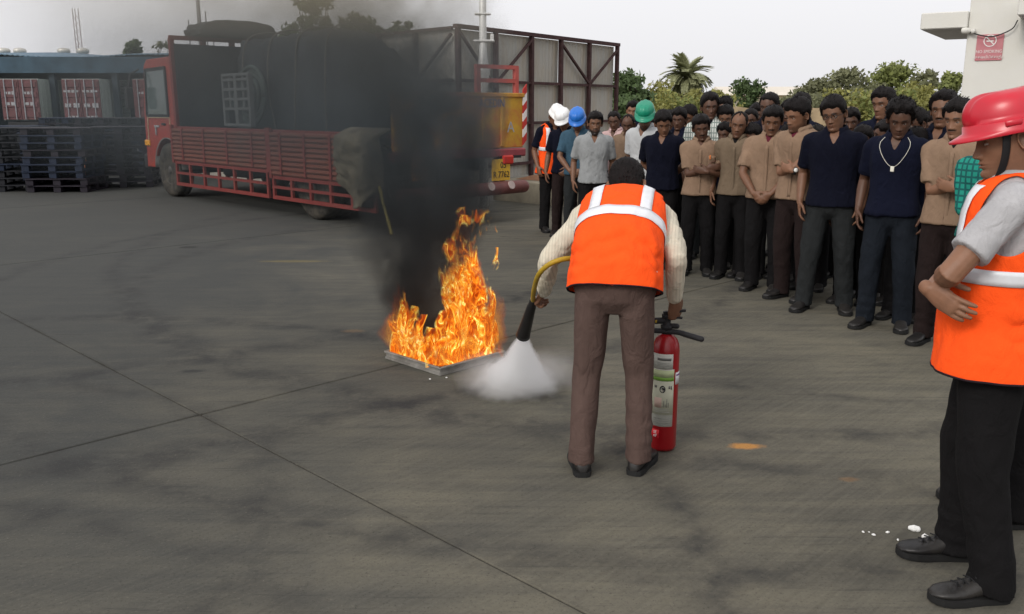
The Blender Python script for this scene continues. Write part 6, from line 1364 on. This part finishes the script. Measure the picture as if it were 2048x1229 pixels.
# ---------------------------------------------------------------- the crowd
def pp(label, px, ytop, Y, yaw=-30, helmet=None, zadj=0, **k):
    zt = PY(px, ytop, Y).z; H = (zt - (.045 if helmet else .030) + zadj); x = XatY(px, Y, min(H, 1.4)); H = max(1.48, min(1.86, H))
    return person(label, x, Y, R(yaw), H=H, helmet=helmet, **k)
def watch(root, c):
    m_ = MB(); W, E = Vector(c['W']['L']), Vector(c['E']['L']); d = (W-E).normalized(); p = W-d*.03; n = Vector((0, -1, .25)); n = (n-d*n.dot(d)).normalized()
    Mw = Matrix.Translation(p) @ d.to_track_quat('Z', 'Y').to_matrix().to_4x4(); m_.lathe([(.029, -.010), (.033, -.010), (.033, .010), (.029, .010)], 18, 0, Mw); o = m_.build('watch_strap', [M_STRAP], root, True)
    m_ = MB(); m_.tube([p+n*.026, p+n*.040], .021, 16, round_caps=False); o2 = m_.build('watch_case', [M_STRAP], o, True); m_ = MB(); m_.tube([p+n*.0405, p+n*.0425], .0175, 16, round_caps=False); m_.build('watch_dial', [M_DIAL], o, True)
def pendant(root, c):
    ch = MB(); a = np.linspace(0, 1, 14); 
    for s in (-1, 1): ch.tube(c['B'](np.array([torso(s*(.62*(1-q)**.8+.03), 1.452-.205*q, .017+.004*math.sin(q*3)) for q in a])), .0019, 5)
    o = ch.build('neck_cord', [M_CARD], root, True); m_ = MB(); p = c['B'](torso(0., 1.232, .024)); m_.box(p, (.026, .008, .040), None, 0, .004); m_.build('pendant', [M_CARD], o)
def glasses(root, c):
    m_ = MB(); hx = c['headx']
    for s in (-1, 1): m_.tube(hx(np.array([(s*.033+.021*math.cos(t), -.096, .002+.0155*math.sin(t)) for t in np.linspace(0, 2*math.pi, 17)])*HS), .0021, 5, round_caps=False); m_.tube(hx(np.array([(s*.054, -.094, .006), (s*.078, -.04, .006), (s*.080, .01, .002)])*HS), .0020, 5)
    m_.tube(hx(np.array([(-.012, -.097, .004), (0, -.100, .007), (.012, -.097, .004)])*HS), .0020, 5); m_.build('spectacles', [M_BLACK], root, True)
G1 = 'men in hard hats at the far end of the crowd'
pp('man in white hard hat and orange reflective vest at the far end of the line', 1104, 206, 12.05, 18, 'white', group=G1, top='navy', style='polo', legs='black', head=(8, 26, 0), vest=True, arms=('down2', 'down2'), seed=1, bw=.98, lod=1)
pp('man in white hard hat and navy polo behind the orange vest man', 1131, 214, 11.6, -10, 'white', group=G1, top='navy', legs='brown', head=(-6, 24, 0), arms=('down', 'clasp'), seed=2, bw=.95)
pp('man in bright blue hard hat and steel blue shirt, head bowed', 1157, 212, 11.2, -12, 'blue', group=G1, top='teal', legs='charcoal', head=(0, 30, 0), arms=('clasp', 'clasp'), seed=3, bw=.97, face=1.05)
pp('bearded man in plain grey polo shirt and black trousers', 1189, 222, 10.3, -4, top='grey', legs='black', head=(0, 6, 0), arms=('down', 'down2'), beard=1, hair='medium', seed=4, bw=1.04)
pp('dark faced man in pale pink shirt just right of the bearded man', 1233, 219, 11.6, -30, top='pink', legs='black', head=(10, 8, 0), skin_='b', seed=5, lod=0)
pp('man looking out above the others, between pink shirt and green hard hat', 1264, 201, 12.4, -20, top='navy2', legs='black', head=(-10, 0, 0), skin_='c', hair='medium', seed=6, lod=0)
pp('balding man in beige shirt bowing his head beside the green hard hat', 1258, 224, 11.0, -28, top='tan', style='work', legs='brown', head=(10, 24, 0), skin_='b', hair='thin', seed=7, moustache=True, lod=0)
pp('bearded man in green hard hat and off-white shirt', 1294, 200, 9.9, -34, 'green', top='white', style='polo', legs='black', head=(8, 12, 0), beard=.9, arms=('down', 'down2'), seed=8)
pp('short man whose face peeps between the green hard hat and a navy polo', 1311, 231, 10.4, -25, top='tan', legs='black', skin_='c', head=(20, 4, 0), seed=9, lod=0, hair='medium')
pp('navy polo man looking down with his hands behind his back', 1327, 217, 9.3, -18, top='navy', legs='black', head=(4, 26, 0), arms=('back', 'back'), hair='medium', seed=10, bw=1.03)
pp('dark haired man behind the shoulder of the navy polo man looking down', 1358, 214, 10.6, -30, top='navy2', legs='black', skin_='b', head=(8, 8, 0), hair='medium', seed=11, lod=0)
pp('man with thick black hair left of the striped shirt', 1385, 207, 11.0, -34, top='tan', legs='black', skin_='a', head=(-4, 8, 0), hair='medium', seed=12, lod=0)
pp('tall man in white and green striped shirt', 1418, 186, 9.9, -14, top='stripe', style='work', legs='charcoal', skin_='b', head=(0, 4, 0), hair='tall', seed=13, bw=1.04, lod=1)
pp('man with moustache in beige shirt folding his arms, nearest the bending man', 1404, 226, 8.85, -14, top='beige', style='work', legs='black', skin_='b', head=(6, 8, 0), arms=('foldR', 'foldL'), moustache=True, hair='medium', seed=14, bw=.98)
pp('man mostly hidden behind the striped shirt, only hair and forehead showing', 1449, 194, 11.2, -30, top='navy2', legs='black', head=(0, 10, 0), hair='curly', seed=15, lod=0)
pp('man in maroon shirt behind the two beige shirted men', 1452, 209, 9.9, -22, top='maroon', legs='black', skin_='a', head=(10, 10, 0), hair='medium', seed=16, lod=0)
pp('narrow faced man in khaki shirt with thinning hair', 1476, 218, 8.65, -26, top='khaki', style='work', legs='black', skin_='a', head=(4, 10, 0), arms=('down', 'down'), hair='thin', beard=.35, seed=17, bw=.95)
pp('shadowed face behind the khaki shirt, second row', 1502, 214, 10.4, -35, top='navy2', legs='black', skin_='b', head=(10, 8, 0), seed=18, lod=0)
pp('man partly hidden behind the tall crop haired man, third row', 1516, 206, 11.0, -32, top='tan', legs='black', skin_='b', head=(6, 4, 0), hair='medium', seed=19, lod=0)
pp('tall crop haired man in navy shirt turning his face left', 1541, 182, 9.0, -40, top='navy', legs='black', skin_='b', head=(-2, -2, 0), hair='short', seed=20, bw=1.08)
pp('man in beige shirt with his hands clasped in front, looking down', 1543, 208, 8.05, -30, top='beige', style='work', legs='black', skin_='a', head=(4, 22, 0), arms=('clasp', 'clasp'), moustache=True, hair='medium', seed=21, bw=1.06)
pp('man whose black hair shows above the man with the wristwatch', 1601, 184, 9.2, -40, top='navy2', legs='black', skin_='b', head=(4, 10, 0), hair='medium', seed=22, lod=0)
pp('man in beige shirt with folded arms and a wristwatch', 1604, 192, 7.65, -50, top='beige', style='work', legs='brown', skin_='c', head=(-6, 8, 0), arms=('foldR', 'foldL'), beard=.6, hair='medium', seed=23, bw=1.04, extra=(watch,))
pp('smiling man with spectacles and navy polo, arms hanging', 1672, 189, 7.2, -26, top='navy', legs='charcoal', skin_='a', head=(-14, 6, -4), arms=('down', 'down'), hair='medium', seed=24, bw=1.06, extra=(glasses,), stance=(.155, .02, 14))
pp('tall man in navy shirt looking over from the second row', 1768, 173, 8.3, -42, top='navy2', legs='black', skin_='a', head=(4, -2, 0), hair='medium', seed=25, bw=1.02, lod=0)
pp('man tilting his head sideways to peer out between two navy polos', 1757, 234, 7.7, -34, top='navy', legs='black', skin_='b', head=(0, 6, 24), hair='medium', seed=26, lod=0)
pp('curly haired man in navy polo wearing a pendant on a cord', 1798, 194, 6.62, -34, top='navy2', legs='jeans', skin_='b', head=(4, 14, 0), arms=('down', 'down'), hair='curly', seed=27, bw=1.02, extra=(pendant,), stance=(.13, .03, 12))
pp('man in beige shirt half hidden behind the curly haired man', 1832, 212, 7.4, -46, top='tan', style='work', legs='black', skin_='b', head=(-10, 6, 0), hair='medium', seed=28, lod=0)
pp('man in navy shirt behind the beige shirt beside the red hard hat', 1884, 180, 6.9, -46, top='navy', legs='black', skin_='a', head=(0, 2, 0), hair='tall', seed=29, moustache=True)
pp('man in beige shirt with folded arms next to the red hard hat', 1917, 193, 6.1, -40, top='beige', style='work', legs='brown', skin_='c', head=(-4, 6, 0), arms=('foldR', 'foldL'), hair='medium', moustache=True, seed=30, bw=1.0)
pp('man in green checked shirt with folded arms mostly hidden by the red hard hat man', 1992, 222, 5.5, -50, top='check', style='long', legs='black', skin_='b', arms=('foldR', 'foldL'), head=(0, 10, 0), hair='short', seed=31)
for px, yt, Y, fc, lb in ((1452, 252, 9.3, -30, 'short man almost hidden behind the two folded arm beige shirts'), (1512, 246, 8.7, -34, 'short man almost hidden behind the khaki shirt and the clasped hands man'), (1585, 250, 8.6, -36, 'short man almost hidden behind the wristwatch man'), (1640, 250, 8.1, -34, 'short man almost hidden behind the man with spectacles'), (1728, 262, 7.5, -38, 'short man almost hidden between spectacles and tilted head'), (1838, 258, 6.9, -42, 'short man almost hidden behind the pendant wearer'), (1344, 219, 11.4, -30, 'man at the back between two dark haired onlookers'), (1436, 212, 10.8, -26, 'man behind the maroon shirt, hair only'), (1580, 198, 10.0, -36, 'man at the back left of the wristwatch man'), (1700, 214, 8.6, -36, 'man behind the shoulder of the man with spectacles'), (1862, 222, 8.6, -40, 'man at the back between curly hair and tall navy shirt')):
    pp(lb, px, yt, Y, fc, top='navy2', legs='black', skin_='b', head=(0, 8, 0), hair='medium', seed=px, lod=0)
# ---------------------------------------------------------------- the man working the extinguisher
BX, BY, BRZ = .456, 3.865, R(168)
def to_local(w, loc, rz, k=1.0):
    d = (Vector(w)-Vector(loc))/k; c, s = math.cos(-rz), math.sin(-rz); return (d.x*c-d.y*s, d.x*s+d.y*c, d.z)
BK = 1.0
lw = PY(1090, 583, 4.44); rw_ = EX+Vector((.022, -.045, .765))
custom = {'L': (to_local(lw, (BX, BY, 0), BRZ, BK), (.25, 1, .25), to_local(HORN_TOP+(HORN_END-HORN_TOP)*.12-lw, (0, 0, 0), BRZ), (-.9, -.2, -.4), 1.15),
          'R': (to_local(rw_, (BX, BY, 0), BRZ, BK), (-.22, 1, .2), to_local((.016, .035, -.11), (0, 0, 0), BRZ), (.5, -.75, -.1), .95)}
bender = person('man in orange vest and brown trousers bending forward to discharge the extinguisher', BX, BY, BRZ, H=1.70*BK, top='cream', style='long', legs='taupe', head=(-4, -46, 0), skin_='a', hair='short',
    vest=True, bw=1.07, group=None, stance=(.128, .025, 13), lod=2, bend=Bend(R(24), R(75), .86, .40), hip_drop=.045, legk=.83, hemz=.028, vflare=-.010, vlow=.85, voff=.030, custom=custom, seed=77)
def cuff_tags(root):
    pass
# ---------------------------------------------------------------- the supervisor in the red hard hat
RX, RY, RRZ = 1.632, 2.90, R(-120)
customR = {'L': ((.065, -.180, 1.100), (.9, -.45, -.65), (-.95, .05, .08), (-.1, 1, .1), .3),
           'R': ((.215, -.205, 1.090), (-.7, -.05, -1), (.42, .80, -.42), (-.85, .50, .0), .24)}
sup = person('man in red hard hat and orange vest standing with folded arms at the right edge', RX, RY, RRZ, H=1.675, top='marl', style='tee', legs='black', head=(14, 11, 0), skin_='c', hair='short', helmet='red', chin_strap=True,
    vest=True, bw=1.0, belly=.035, vflare=.022, group=None, footrot=30, stance=(.15, -.02, 4), lod=2, custom=customR, seed=91)
pe = person('man in black trousers and black shoes standing behind the red hard hat man', 2.02, 3.42, R(-92), H=1.66, top='navy', legs='black', skin_='b', head=(0, 10, 0), hair='short', seed=92, lod=1, stance=(.12, 0, 5))
